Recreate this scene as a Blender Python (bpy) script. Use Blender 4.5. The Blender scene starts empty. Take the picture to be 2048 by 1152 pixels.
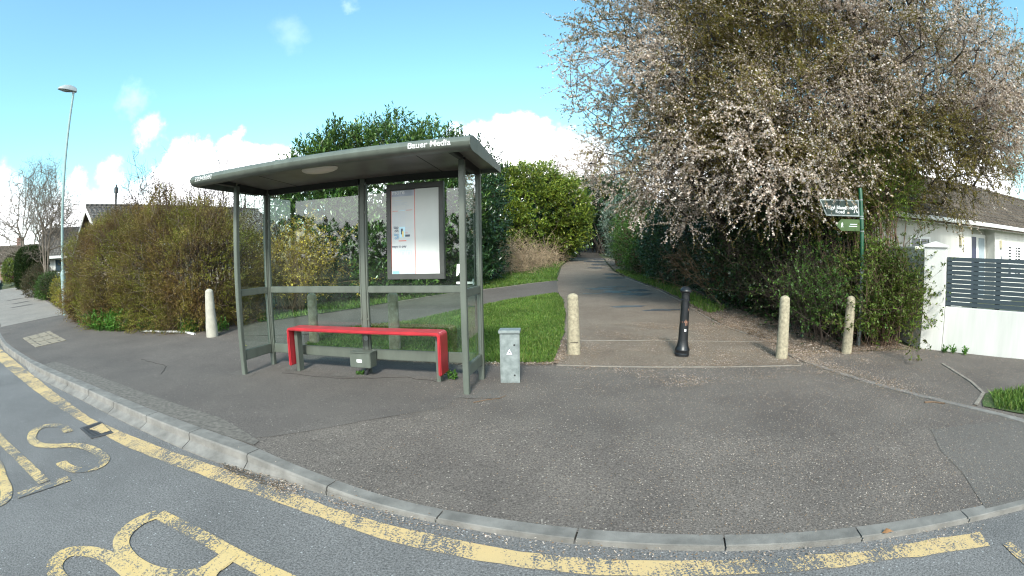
import bpy, bmesh, math, random
import numpy as np
from mathutils import Vector, Matrix, noise
from mathutils.geometry import delaunay_2d_cdt
sc = bpy.context.scene
COL = sc.collection
R = math.radians

# ------------------------------------------------------------------ camera (wide action-camera lens: equidistant fisheye)
PITCH, ROLL, FPX = -0.0713, -0.0174, 951.6
def cam_vec(x, y, z):                       # lens axes (right, up, forward) -> world
    c, s = math.cos(ROLL), math.sin(ROLL); x, y = x*c - y*s, x*s + y*c
    c, s = math.cos(PITCH), math.sin(PITCH)
    return Vector((x, -y*s + z*c, y*c + z*s))
cam = bpy.data.cameras.new('camera'); camo = bpy.data.objects.new('camera', cam); COL.objects.link(camo)
X, Y, Zf = cam_vec(1,0,0), cam_vec(0,1,0), cam_vec(0,0,1)
m = Matrix.Identity(4)
for i in range(3): m[i][0], m[i][1], m[i][2] = X[i], Y[i], -Zf[i]
m.translation = (0, 0, 1.6); camo.matrix_world = m
cam.type = 'PANO'; cam.panorama_type = 'FISHEYE_LENS_POLYNOMIAL'
cam.sensor_width = 36; cam.sensor_fit = 'HORIZONTAL'; cam.fisheye_fov = math.pi
cam.fisheye_polynomial_k0 = 0; cam.fisheye_polynomial_k1 = -(2048/36)/FPX
cam.fisheye_polynomial_k2 = cam.fisheye_polynomial_k3 = cam.fisheye_polynomial_k4 = 0
cam.clip_start = .05; cam.clip_end = 2000
sc.camera = camo
sc.cycles.filter_width = 1.15

# ------------------------------------------------------------------ sky, sun, exposure
SUN = Vector((-.06, -.78, .62)).normalized()
sc.view_settings.view_transform = 'Standard'; sc.view_settings.look = 'None'
sc.view_settings.exposure = 1.4; sc.view_settings.gamma = 1
w = bpy.data.worlds.new("World"); sc.world = w; w.use_nodes = True
nt = w.node_tree; N = nt.nodes; L = nt.links; N.clear()
def nd(nt, t, **k):
    n = nt.nodes.new(t)
    for a, b in k.items():
        if a == 'ins':
            for i, v in b.items(): n.inputs[i].default_value = v
        else: setattr(n, a, b)
    return n
sky = nd(nt, 'ShaderNodeTexSky', sky_type='NISHITA', sun_disc=False)
sky.sun_elevation = math.asin(SUN.z); sky.sun_rotation = math.atan2(SUN.x, SUN.y)
sky.air_density = 1.0; sky.dust_density = 1.2; sky.ozone_density = 1.5
tint = nd(nt, 'ShaderNodeMix', data_type='RGBA', blend_type='MULTIPLY', ins={0: 1.0, 7: (.86, 1.20, 1.04, 1)})
L.new(sky.outputs[0], tint.inputs[6])
tc = nd(nt, 'ShaderNodeTexCoord')
nz = nd(nt, 'ShaderNodeTexNoise', ins={'Scale': 8.0, 'Detail': 8.0, 'Roughness': .62})
L.new(tc.outputs['Generated'], nz.inputs['Vector'])
sub = nd(nt, 'ShaderNodeVectorMath', operation='SUBTRACT', ins={1: (.5, .5, .5)}); L.new(nz.outputs['Color'], sub.inputs[0])
scl = nd(nt, 'ShaderNodeVectorMath', operation='SCALE', ins={3: .16}); L.new(sub.outputs[0], scl.inputs[0])
wob = nd(nt, 'ShaderNodeVectorMath', operation='ADD'); L.new(tc.outputs['Generated'], wob.inputs[0]); L.new(scl.outputs[0], wob.inputs[1])
total = None
# cloud direction, angular radius (deg), vertical stretch, softness, density
CL = [((-.671,.695,.252), 2.0, 1.0, .5), ((-.686,.655,.310), 1.8, 1.0, .10), ((-.61,.77,.150), 4.6, .35, 1.0), ((-.545,.83,.160), 4.4, .35, 1.0), ((-.47,.875,.145), 4.6, .4, 1.0),
      ((-.73,.66,.182), 1.7, 1.0, .55), ((-.775,.61,.165), 1.4, .95, .45), ((-.8,.6,.07), 5.2, .6, .95), ((-.70,.71,.07), 5.4, .5, 1.0), ((-.87,.49,.10), 5.0, .8, .9),
      ((.03,.97,.205), 4.0, .4, 1.0), ((-.06,.97,.17), 5.5, .4, 1.0), ((.12,.98,.15), 6, .4, 1.0), ((-.25,.95,.12), 6.5, .4, 1.0), ((.62,.77,.12), 8, .5, 1.0), ((.80,.58,.10), 7, .5, 1.0), ((.35,.93,.1), 7, .5, 1.),
      ((-.435,.790,.425), 2.4, 1.0, .06), ((-.30,.81,.50), 1.0, 1.0, .08),
      ((.3,-.9,.2), 22, .5, .95), ((-.5,-.85,.12), 20, .5, .95), ((0,-.98,.08), 18, .5, .95), ((.9,-.35,.15), 16, .5, .9), ((-.9,-.3,.15), 14, .5, .9)]
for d, rad, soft, dens in CL:
    d = Vector(d).normalized()
    dt = nd(nt, 'ShaderNodeVectorMath', operation='DISTANCE', ins={1: d}); L.new(wob.outputs[0], dt.inputs[0])
    r = R(rad)
    mr = nd(nt, 'ShaderNodeMapRange', interpolation_type='SMOOTHSTEP', ins={1: r*1.25, 2: r*1.25*(1-soft), 3: 0.0, 4: dens}); L.new(dt.outputs['Value'], mr.inputs[0])
    if total is None: total = mr
    else:
        mx = nd(nt, 'ShaderNodeMath', operation='MAXIMUM'); L.new(total.outputs[0], mx.inputs[0]); L.new(mr.outputs[0], mx.inputs[1]); total = mx
mixc = nd(nt, 'ShaderNodeMix', data_type='RGBA', ins={7: (12.0, 12.1, 12.4, 1)})
L.new(total.outputs[0], mixc.inputs[0]); L.new(tint.outputs[2], mixc.inputs[6])
bg = nd(nt, 'ShaderNodeBackground', ins={1: .12}); L.new(mixc.outputs[2], bg.inputs[0])
wo = nd(nt, 'ShaderNodeOutputWorld'); L.new(bg.outputs[0], wo.inputs[0])
sl = bpy.data.lights.new('sun', 'SUN'); sl.energy = 2.0; sl.angle = R(11); sl.color = (1, .955, .89)
so = bpy.data.objects.new('sun', sl); COL.objects.link(so); so.rotation_euler = SUN.to_track_quat('Z', 'Y').to_euler(); so.location = (0, -5, 12)

# ------------------------------------------------------------------ materials
def newmat(name):
    m = bpy.data.materials.new(name); m.use_nodes = True; nt = m.node_tree; nt.nodes.clear()
    out = nd(nt, 'ShaderNodeOutputMaterial'); return m, nt, out
def ramp(nt, stops):
    r = nd(nt, 'ShaderNodeValToRGB'); e = r.color_ramp.elements
    while len(e) < len(stops): e.new(.5)
    for i, (p, c) in enumerate(stops): e[i].position = p; e[i].color = (*c, 1) if len(c) == 3 else c
    return r
def noise_n(nt, scale, detail=4, rough=.55, vec=None, stretch=None):
    n = nd(nt, 'ShaderNodeTexNoise', ins={'Scale': scale, 'Detail': detail, 'Roughness': rough})
    t = nd(nt, 'ShaderNodeTexCoord')
    if stretch:
        mp = nd(nt, 'ShaderNodeMapping'); mp.inputs['Scale'].default_value = stretch
        nt.links.new(t.outputs['Object'], mp.inputs[0]); nt.links.new(mp.outputs[0], n.inputs['Vector'])
    else: nt.links.new(t.outputs['Object'], n.inputs['Vector'])
    return n
def pmat(name, c, rough=.6, var=.15, scale=6, metallic=0, bump=0, bscale=60, stretch=None, c2=None, spec=.5):
    m, nt, out = newmat(name); L = nt.links
    p = nd(nt, 'ShaderNodeBsdfPrincipled', ins={'Roughness': rough, 'Metallic': metallic, 'Specular IOR Level': spec})
    n = noise_n(nt, scale, 6, .6, stretch=stretch)
    a = tuple(max(0, x*(1-var)) for x in c); b = c2 or tuple(min(1, x*(1+var)) for x in c)
    r = ramp(nt, [(.32, a), (.68, b)]); L.new(n.outputs[0], r.inputs[0]); L.new(r.outputs[0], p.inputs['Base Color'])
    if bump:
        nb = noise_n(nt, bscale, 4); bp = nd(nt, 'ShaderNodeBump', ins={'Strength': bump, 'Distance': .01}); L.new(nb.outputs[0], bp.inputs['Height']); L.new(bp.outputs[0], p.inputs['Normal'])
    L.new(p.outputs[0], out.inputs[0]); return m
def mul(nt, a, b):
    m = nd(nt, 'ShaderNodeMix', data_type='RGBA', blend_type='MULTIPLY', ins={0: 1.0}); nt.links.new(a, m.inputs[6]); nt.links.new(b, m.inputs[7]); return m.outputs[2]
def tarmac(name, c, stain=.25, speck=(.35,.33,.30), amount=.62, brown=None, rough=.85, grain=62):
    m, nt, out = newmat(name); L = nt.links
    p = nd(nt, 'ShaderNodeBsdfPrincipled', ins={'Roughness': rough, 'Specular IOR Level': .3})
    n1 = noise_n(nt, .9, 6, .65); r1 = ramp(nt, [(.3, tuple(x*(1-stain) for x in c)), (.7, brown or tuple(x*(1+stain) for x in c))]); L.new(n1.outputs[0], r1.inputs[0])
    n2 = noise_n(nt, grain, 3, .8); r2 = ramp(nt, [(.32, (.40,)*3), (.5, (.95,)*3), (.70, (1.65,)*3)]); L.new(n2.outputs[0], r2.inputs[0])
    base = mul(nt, r1.outputs[0], r2.outputs[0])
    v = nd(nt, 'ShaderNodeTexVoronoi', ins={'Scale': 48.0}); t = nd(nt, 'ShaderNodeTexCoord'); L.new(t.outputs['Object'], v.inputs['Vector'])
    sep = nd(nt, 'ShaderNodeSeparateColor'); L.new(v.outputs['Color'], sep.inputs[0])
    th = nd(nt, 'ShaderNodeMath', operation='GREATER_THAN', ins={1: amount + .3}); L.new(sep.outputs[0], th.inputs[0])
    dd = nd(nt, 'ShaderNodeMath', operation='LESS_THAN', ins={1: .33}); L.new(v.outputs['Distance'], dd.inputs[0])
    an = nd(nt, 'ShaderNodeMath', operation='MULTIPLY'); L.new(th.outputs[0], an.inputs[0]); L.new(dd.outputs[0], an.inputs[1])
    mx = nd(nt, 'ShaderNodeMix', data_type='RGBA', ins={7: (*speck, 1)}); L.new(an.outputs[0], mx.inputs[0]); L.new(base, mx.inputs[6])
    L.new(mx.outputs[2], p.inputs['Base Color'])
    bp = nd(nt, 'ShaderNodeBump', ins={'Strength': .55, 'Distance': .006}); L.new(n2.outputs[0], bp.inputs['Height']); L.new(bp.outputs[0], p.inputs['Normal'])
    L.new(p.outputs[0], out.inputs[0]); return m
def leafmat(name, cols, rough=.45, trans=.3, clump=.8, spec=.4, lo=.55, hi=1.35, alt=None, alts=.6):
    m, nt, out = newmat(name); L = nt.links
    g = nd(nt, 'ShaderNodeNewGeometry'); n = len(cols)
    r = ramp(nt, [(i/max(1, n-1), c) for i, c in enumerate(cols)]); L.new(g.outputs['Random Per Island'], r.inputs[0])
    nz = noise_n(nt, clump, 3); r2 = ramp(nt, [(.3, (lo,)*3), (.7, (hi,)*3)]); L.new(nz.outputs[0], r2.inputs[0])
    c0 = r.outputs[0]
    if alt:
        ra = ramp(nt, [(i/max(1, len(alt)-1), c) for i, c in enumerate(alt)]); L.new(g.outputs['Random Per Island'], ra.inputs[0])
        na = noise_n(nt, alts, 4, .65); rm = ramp(nt, [(.42, (0,0,0)), (.58, (1,1,1))]); L.new(na.outputs[0], rm.inputs[0])
        mxa = nd(nt, 'ShaderNodeMix', data_type='RGBA'); L.new(rm.outputs[0], mxa.inputs[0]); L.new(c0, mxa.inputs[6]); L.new(ra.outputs[0], mxa.inputs[7]); c0 = mxa.outputs[2]
    col = mul(nt, c0, r2.outputs[0])
    p = nd(nt, 'ShaderNodeBsdfPrincipled', ins={'Roughness': rough, 'Specular IOR Level': spec}); L.new(col, p.inputs['Base Color'])
    if trans:
        t = nd(nt, 'ShaderNodeBsdfTranslucent'); L.new(col, t.inputs[0]); s = nd(nt, 'ShaderNodeMixShader', ins={0: trans}); L.new(p.outputs[0], s.inputs[1]); L.new(t.outputs[0], s.inputs[2]); L.new(s.outputs[0], out.inputs[0])
    else: L.new(p.outputs[0], out.inputs[0])
    return m
def paintmat(name, c, under, wear=.5, c2=None):
    m, nt, out = newmat(name); L = nt.links
    p = nd(nt, 'ShaderNodeBsdfPrincipled', ins={'Roughness': .75, 'Specular IOR Level': .3})
    a = noise_n(nt, 3.0, 4, .6); rc = ramp(nt, [(.3, c), (.75, c2 or tuple(x*.85 for x in c))]); L.new(a.outputs[0], rc.inputs[0])
    f = noise_n(nt, 70, 3, .75); g = noise_n(nt, 2.2, 4, .65)
    tcs = nd(nt, 'ShaderNodeTexCoord'); mp = nd(nt, 'ShaderNodeMapping'); mp.inputs['Rotation'].default_value = (0,0,.32); mp.inputs['Scale'].default_value = (1,.09,1); fs = nd(nt, 'ShaderNodeTexNoise', ins={'Scale': 34.0, 'Detail': 3.0, 'Roughness': .7}); L.new(tcs.outputs['Object'], mp.inputs[0]); L.new(mp.outputs[0], fs.inputs['Vector'])
    fa = nd(nt, 'ShaderNodeMath', operation='MULTIPLY_ADD', ins={1: .45, 2: -.225}); L.new(fs.outputs[0], fa.inputs[0]); fb = nd(nt, 'ShaderNodeMath', operation='ADD'); L.new(f.outputs[0], fb.inputs[0]); L.new(fa.outputs[0], fb.inputs[1]); f = fb
    s = nd(nt, 'ShaderNodeMath', operation='MULTIPLY_ADD', ins={1: .9, 2: 0.0}); L.new(g.outputs[0], s.inputs[0])
    ad = nd(nt, 'ShaderNodeMath', operation='ADD'); L.new(f.outputs[0], ad.inputs[0]); L.new(s.outputs[0], ad.inputs[1])
    mr = nd(nt, 'ShaderNodeMapRange', ins={1: 1.45-wear, 2: 1.52-wear, 3: 0., 4: 1.}); L.new(ad.outputs[0], mr.inputs[0])
    u = noise_n(nt, 170, 2, .7); ru = ramp(nt, [(.3, tuple(x*.45 for x in under)), (.7, tuple(x*1.6 for x in under))]); L.new(u.outputs[0], ru.inputs[0])
    mx = nd(nt, 'ShaderNodeMix', data_type='RGBA'); L.new(mr.outputs[0], mx.inputs[0]); L.new(rc.outputs[0], mx.inputs[6]); L.new(ru.outputs[0], mx.inputs[7])
    L.new(mx.outputs[2], p.inputs['Base Color'])
    bp = nd(nt, 'ShaderNodeBump', ins={'Strength': .4, 'Distance': .005}); L.new(u.outputs[0], bp.inputs['Height']); L.new(bp.outputs[0], p.inputs['Normal'])
    L.new(p.outputs[0], out.inputs[0]); return m
def glassmat(name, tint=(.86,.93,.90), haze=.03, refl=1.0):
    m, nt, out = newmat(name); L = nt.links
    t = nd(nt, 'ShaderNodeBsdfTransparent', ins={0: (*tint, 1)}); g = nd(nt, 'ShaderNodeBsdfGlossy', ins={'Roughness': .02, 'Color': (1,1,1,1)})
    d = nd(nt, 'ShaderNodeBsdfDiffuse', ins={0: (.6,.62,.6,1)})
    n = noise_n(nt, 2.5, 6, .7); mr = nd(nt, 'ShaderNodeMapRange', ins={1: .35, 2: .8, 3: 0., 4: haze*2}); L.new(n.outputs[0], mr.inputs[0])
    s0 = nd(nt, 'ShaderNodeMixShader'); L.new(mr.outputs[0], s0.inputs[0]); L.new(t.outputs[0], s0.inputs[1]); L.new(d.outputs[0], s0.inputs[2])
    f = nd(nt, 'ShaderNodeFresnel', ins={0: 1.5}); ge = nd(nt, 'ShaderNodeNewGeometry'); iv = nd(nt, 'ShaderNodeMath', operation='MULTIPLY_ADD', ins={1: -refl, 2: refl}); L.new(ge.outputs['Backfacing'], iv.inputs[0])
    k = nd(nt, 'ShaderNodeMath', operation='MULTIPLY'); L.new(iv.outputs[0], k.inputs[0]); L.new(f.outputs[0], k.inputs[1])
    s = nd(nt, 'ShaderNodeMixShader'); L.new(k.outputs[0], s.inputs[0]); L.new(s0.outputs[0], s.inputs[1]); L.new(g.outputs[0], s.inputs[2]); L.new(s.outputs[0], out.inputs[0])
    return m
def tilemat(name, c, sx=9.0, sy=4.0, bands='X'):
    m, nt, out = newmat(name); L = nt.links
    p = nd(nt, 'ShaderNodeBsdfPrincipled', ins={'Roughness': .9, 'Specular IOR Level': .2})
    b = nd(nt, 'ShaderNodeTexBrick', ins={'Color1': (*[x*1.15 for x in c], 1), 'Color2': (*[x*.8 for x in c], 1), 'Mortar': (*[x*.3 for x in c], 1), 'Scale': 1.0, 'Mortar Size': .018, 'Brick Width': .30, 'Row Height': .30})
    t = nd(nt, 'ShaderNodeTexCoord'); L.new(t.outputs['UV'], b.inputs['Vector'])
    n = noise_n(nt, 1.4, 5, .65); r = ramp(nt, [(.3, (.75,.72,.68)), (.7, (1.25,1.25,1.2))]); L.new(n.outputs[0], r.inputs[0])
    L.new(mul(nt, b.outputs[0], r.outputs[0]), p.inputs['Base Color'])
    wv = nd(nt, 'ShaderNodeTexWave', wave_type='BANDS', bands_direction='X', ins={'Scale': 1.06, 'Distortion': 0.0}); L.new(t.outputs['UV'], wv.inputs['Vector'])
    bp = nd(nt, 'ShaderNodeBump', ins={'Strength': .9, 'Distance': .05}); L.new(wv.outputs[1], bp.inputs['Height']); L.new(bp.outputs[0], p.inputs['Normal'])
    L.new(p.outputs[0], out.inputs[0]); return m
def brickmat(name, c, mortar=(.35,.33,.3)):
    m, nt, out = newmat(name); L = nt.links
    p = nd(nt, 'ShaderNodeBsdfPrincipled', ins={'Roughness': .9})
    b = nd(nt, 'ShaderNodeTexBrick', ins={'Color1': (*c, 1), 'Color2': (*[x*.7 for x in c], 1), 'Mortar': (*mortar, 1), 'Scale': 1.0, 'Mortar Size': .01, 'Brick Width': .225, 'Row Height': .075})
    t = nd(nt, 'ShaderNodeTexCoord'); L.new(t.outputs['UV'], b.inputs['Vector']); L.new(b.outputs[0], p.inputs['Base Color']); L.new(p.outputs[0], out.inputs[0]); return m

M = {}
M['pavement'] = tarmac('pavement_tarmac', (.120,.103,.093), .22, (.30,.265,.23), .645, brown=(.152,.131,.115))
M['old_tarmac'] = tarmac('older_smooth_tarmac', (.112,.098,.090), .15, (.29,.26,.23), .68, brown=(.135,.118,.106), grain=95)
M['smooth_tarmac'] = tarmac('patched_tarmac', (.12,.108,.098), .08, (.3,.28,.25), .68, grain=90)
M['path'] = tarmac('path_tarmac', (.175,.135,.105), .20, (.36,.30,.24), .63, brown=(.20,.165,.13))
M['branch'] = tarmac('branch_tarmac', (.115,.10,.088), .15, (.3,.28,.25), .66)
M['road'] = tarmac('road_asphalt', (.150,.145,.142), .18, (.32,.32,.32), .675, grain=70)
M['drive'] = tarmac('pale_concrete', (.235,.21,.185), .12, (.36,.34,.31), .68)
M['kerb'] = pmat('kerb_concrete', (.172,.162,.148), .85, .3, 5, bump=.3, bscale=140)
M['edging'] = pmat('edging_concrete', (.22,.195,.165), .9, .25, 9, bump=.3, bscale=120)
M['soil'] = pmat('soil', (.075,.055,.035), .95, .4, 3, bump=.6, bscale=40, c2=(.12,.09,.06))
M['litter'] = pmat('leaf_litter', (.13,.095,.065), .95, .4, 5, bump=.8, bscale=60, c2=(.20,.155,.12))
M['dirt'] = pmat('shade_tinted_dirt', (.035,.027,.020), .95, .35, 2, bump=.5, bscale=30)  # dirt darkened so the tree shade over it sits in the colour
M['turf'] = pmat('turf_soil', (.04,.07,.015), .95, .35, 4, bump=.5, bscale=60)
M['ground'] = pmat('ground_earth', (.06,.07,.025), .95, .35, 2)
M['yellow'] = paintmat('yellow_road_paint', (.55,.39,.185), (.12,.12,.122), .50, (.49,.365,.19))
M['yellow_worn'] = paintmat('worn_yellow_road_paint', (.54,.405,.205), (.12,.12,.122), .52, (.56,.39,.15))
M['steel'] = pmat('grey_green_paint', (.098,.112,.093), .42, .16, 7, bump=.05, stretch=(1,1,.25))
M['steel_shade'] = pmat('shade_darkened_paint', (.014,.015,.014), .55, .15, 7)  # near-black copy of the shelter paint; shade under the roof is coloured in
M['case'] = pmat('notice_case_paint', (.052,.055,.050), .45, .15, 6)
M['soffit'] = pmat('dusty_soffit', (.125,.12,.105), .35, .3, 3)
M['lampglass'] = pmat('milky_dome', (.62,.58,.48), .35, .08, 3)
M['glass'] = glassmat('shelter_glass', (.88,.95,.92), .010, 1.8)
M['red'] = pmat('red_plastic', (.36,.020,.028), .42, .22, 5, bump=.04, bscale=25)
M['white'] = pmat('white_paint', (.80,.80,.78), .6, .05, 4)
M['render'] = pmat('white_render', (.57,.56,.52), .85, .08, 2.6, bump=.15, bscale=180, stretch=(1.6,1.6,.22), c2=(.64,.63,.59))
M['render_shade_tint'] = pmat('shade_tinted_render', (.64,.64,.57), .9, .14, 1.2, bump=.2, bscale=140)  # greenish tint puts the side wall's shade into its colour
M['letter'] = pmat('white_letters', (.85,.85,.85), .6, .03, 4)
M['ink'] = pmat('dark_ink', (.10,.12,.16), .7, .1, 5)
M['ink_pale'] = pmat('faded_ink', (.55,.60,.66), .7, .1, 5)
M['ink_blue'] = pmat('blue_ink', (.20,.42,.62), .7, .1, 5)
M['ink_sky'] = pmat('pale_blue_ink', (.52,.74,.86), .7, .1, 5)
M['ink_red'] = pmat('red_ink', (.70,.22,.18), .7, .1, 5)
M['ink_yellow'] = pmat('yellow_ink', (.85,.66,.25), .7, .1, 5)
M['ink_lilac'] = pmat('faded_blue_print', (.46,.50,.60), .6, .15, 6)
M['paper'] = pmat('sun_bleached_paper', (.60,.62,.62), .45, .04, 2.5)
M['paper_blank'] = pmat('blank_paper', (.60,.62,.60), .45, .06, 2.0)
M['bollard'] = pmat('cast_concrete', (.31,.27,.19), .92, .3, 26, bump=.4, bscale=110)
M['bollard_pale'] = pmat('pale_concrete_paint', (.37,.35,.295), .9, .15, 8, bump=.25, bscale=110)
M['bollard_mossy'] = pmat('mossy_concrete', (.25,.21,.125), .95, .45, 9, bump=.4, bscale=110, c2=(.31,.28,.21))
M['groove'] = pmat('groove_dirt', (.06,.05,.04), .95, .2, 20)
M['iron'] = pmat('black_iron_paint', (.010,.011,.013), .36, .4, 14, bump=.1, bscale=60)
M['rust'] = pmat('scraped_primer', (.45,.22,.14), .8, .3, 60)
M['galv'] = pmat('galvanised_steel', (.205,.245,.245), .45, .25, 10, metallic=.25, c2=(.30,.335,.33))
M['lamp_post'] = pmat('pale_green_steel', (.22,.31,.30), .5, .10, 4)
M['lantern'] = pmat('lantern_grey', (.27,.30,.31), .5, .06, 4)
M['lens'] = pmat('lantern_lens', (.18,.20,.20), .15, .2, 8)
M['sign_green'] = pmat('sign_green', (.004,.024,.018), .4, .1, 5)
M['sign_lime'] = pmat('sign_lime', (.04,.085,.016), .45, .1, 5)
M['pole_green'] = pmat('pole_green', (.006,.065,.028), .4, .1, 5)
M['fence'] = pmat('slate_grey_metal', (.030,.046,.055), .5, .08, 3)
M['pane'] = pmat('window_glass', (.05,.07,.085), .06, .3, 2)
M['pane_pale'] = pmat('frosted_pane', (.32,.38,.42), .2, .1, 2)
M['navy'] = pmat('navy_door', (.03,.035,.075), .4, .1, 3)
M['slot'] = pmat('dark_slot', (.02,.02,.022), .6, .2, 3)
M['cream'] = pmat('cream_plastic', (.75,.68,.50), .6, .05, 4)
M['tile_brown'] = tilemat('brown_roof_tiles', (.105,.085,.068))
M['tile_grey'] = tilemat('grey_roof_tiles', (.115,.105,.10))
M['brick'] = brickmat('red_brick', (.26,.10,.06)); M['brick_buff'] = brickmat('buff_brick', (.42,.33,.22), (.45,.42,.36))
M['bark'] = pmat('bark', (.085,.068,.05), .95, .35, 14, bump=.8, bscale=40, stretch=(1,1,.25))
M['bark_dark'] = pmat('dark_bark', (.035,.028,.022), .95, .35, 14, bump=.8, bscale=40, stretch=(1,1,.25))
M['bark_pale'] = pmat('pale_bark', (.15,.125,.10), .9, .3, 10, bump=.4)
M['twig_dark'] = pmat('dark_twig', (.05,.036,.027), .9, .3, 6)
M['twig'] = pmat('twig_brown', (.13,.085,.055), .9, .35, 6)
M['twig_grey'] = pmat('twig_grey', (.24,.195,.155), .9, .3, 4)
M['dead_stalk'] = pmat('dead_stalk_pale', (.33,.24,.15), .95, .5, 3)
M['twig_tan'] = pmat('dead_stalk_tan', (.24,.155,.09), .95, .35, 4)
M['laurel'] = leafmat('laurel_leaf', [(.025,.06,.016), (.05,.11,.025), (.085,.16,.032), (.14,.22,.05)], .28, .25, .7, .6)
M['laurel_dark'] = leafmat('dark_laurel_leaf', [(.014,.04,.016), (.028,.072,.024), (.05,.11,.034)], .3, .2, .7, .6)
M['laurel_gold'] = leafmat('yellow_green_leaf', [(.06,.11,.018), (.12,.18,.025), (.18,.24,.03), (.26,.27,.04)], .35, .28, .5, .5)
M['hedge'] = leafmat('olive_hedge_leaf', [(.19,.105,.042), (.15,.09,.03), (.19,.135,.03), (.28,.165,.07), (.14,.115,.025)], .6, .3, 1.5, .3, .45, 1.5, alt=[(.09,.105,.015), (.145,.155,.022), (.20,.205,.035), (.17,.11,.04)], alts=.75)
M['forsythia'] = leafmat('yellow_flower', [(.26,.19,.04), (.50,.36,.04), (.62,.48,.10), (.28,.24,.10)], .6, .35, 1.2, .2)
M['weed'] = leafmat('fresh_weed_leaf', [(.035,.10,.012), (.07,.18,.025), (.12,.25,.04)], .5, .3, 1.2)
M['hawthorn'] = leafmat('fresh_hawthorn_leaf', [(.05,.09,.012), (.09,.15,.018), (.15,.22,.03), (.10,.10,.02)], .5, .35, .9)
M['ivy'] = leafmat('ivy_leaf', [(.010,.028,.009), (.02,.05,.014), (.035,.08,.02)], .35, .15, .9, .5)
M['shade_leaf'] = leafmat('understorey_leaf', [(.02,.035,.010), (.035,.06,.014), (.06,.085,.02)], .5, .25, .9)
M['shrub_green'] = leafmat('green_shrub_leaf', [(.03,.08,.012), (.06,.13,.02), (.10,.19,.035)], .45, .3, .9)
M['silver'] = leafmat('silvery_leaf', [(.16,.21,.17), (.22,.28,.22), (.10,.15,.10)], .5, .2, .9)
M['conifer'] = leafmat('clipped_conifer', [(.010,.026,.006), (.02,.045,.009), (.045,.06,.012)], .6, .15, .7, .2)
M['euonymus'] = leafmat('golden_variegated_leaf', [(.20,.19,.03), (.35,.28,.04), (.10,.16,.03)], .5, .25, .9)
M['heather'] = leafmat('purple_heather', [(.10,.05,.07), (.14,.07,.10), (.08,.07,.05)], .7, .2, .9)
M['magenta'] = leafmat('magenta_flowers', [(.35,.06,.18), (.22,.05,.13)], .7, .2, .9)
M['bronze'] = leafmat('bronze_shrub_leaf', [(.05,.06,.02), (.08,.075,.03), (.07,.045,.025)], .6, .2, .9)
M['blossom'] = leafmat('pale_pink_blossom', [(.62,.50,.43), (.73,.63,.56), (.81,.75,.70), (.46,.34,.24), (.69,.58,.49)], .8, .35, .6, .1, .75, 1.15)
M['young'] = leafmat('young_olive_leaf', [(.12,.11,.022), (.18,.165,.035), (.24,.20,.05), (.22,.15,.06)], .6, .35, .8, .2)
M['petals'] = leafmat('fallen_petal', [(.42,.33,.27), (.52,.44,.38), (.27,.18,.11), (.20,.12,.07), (.38,.30,.21)], .9, 0, .7, .1, .8, 1.2)
M['grass'] = leafmat('grass_blade', [(.05,.115,.016), (.085,.165,.026), (.125,.215,.036), (.19,.225,.06)], .5, .3, 1.3, .3, .7, 1.25)
M['deadleaf'] = pmat('fallen_brown_leaf', (.28,.14,.06), .8, .3, 30)
M['yellowleaf'] = pmat('fallen_yellow_leaf', (.75,.60,.05), .7, .15, 30)
M['rubber'] = pmat('black_plastic', (.02,.021,.024), .5, .2, 5)
M['water'] = pmat('wet_tarmac', (.085,.088,.095), .3, .3, 3)
M['concrete_cover'] = pmat('concrete_cover', (.24,.205,.155), .9, .15, 6, bump=.3, bscale=90)
M['castiron'] = pmat('drain_iron', (.06,.055,.055), .6, .3, 20, bump=.3)
M['tactile'] = pmat('worn_kerb_top', (.125,.112,.098), .9, .35, 18, bump=.5, bscale=70)

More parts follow.
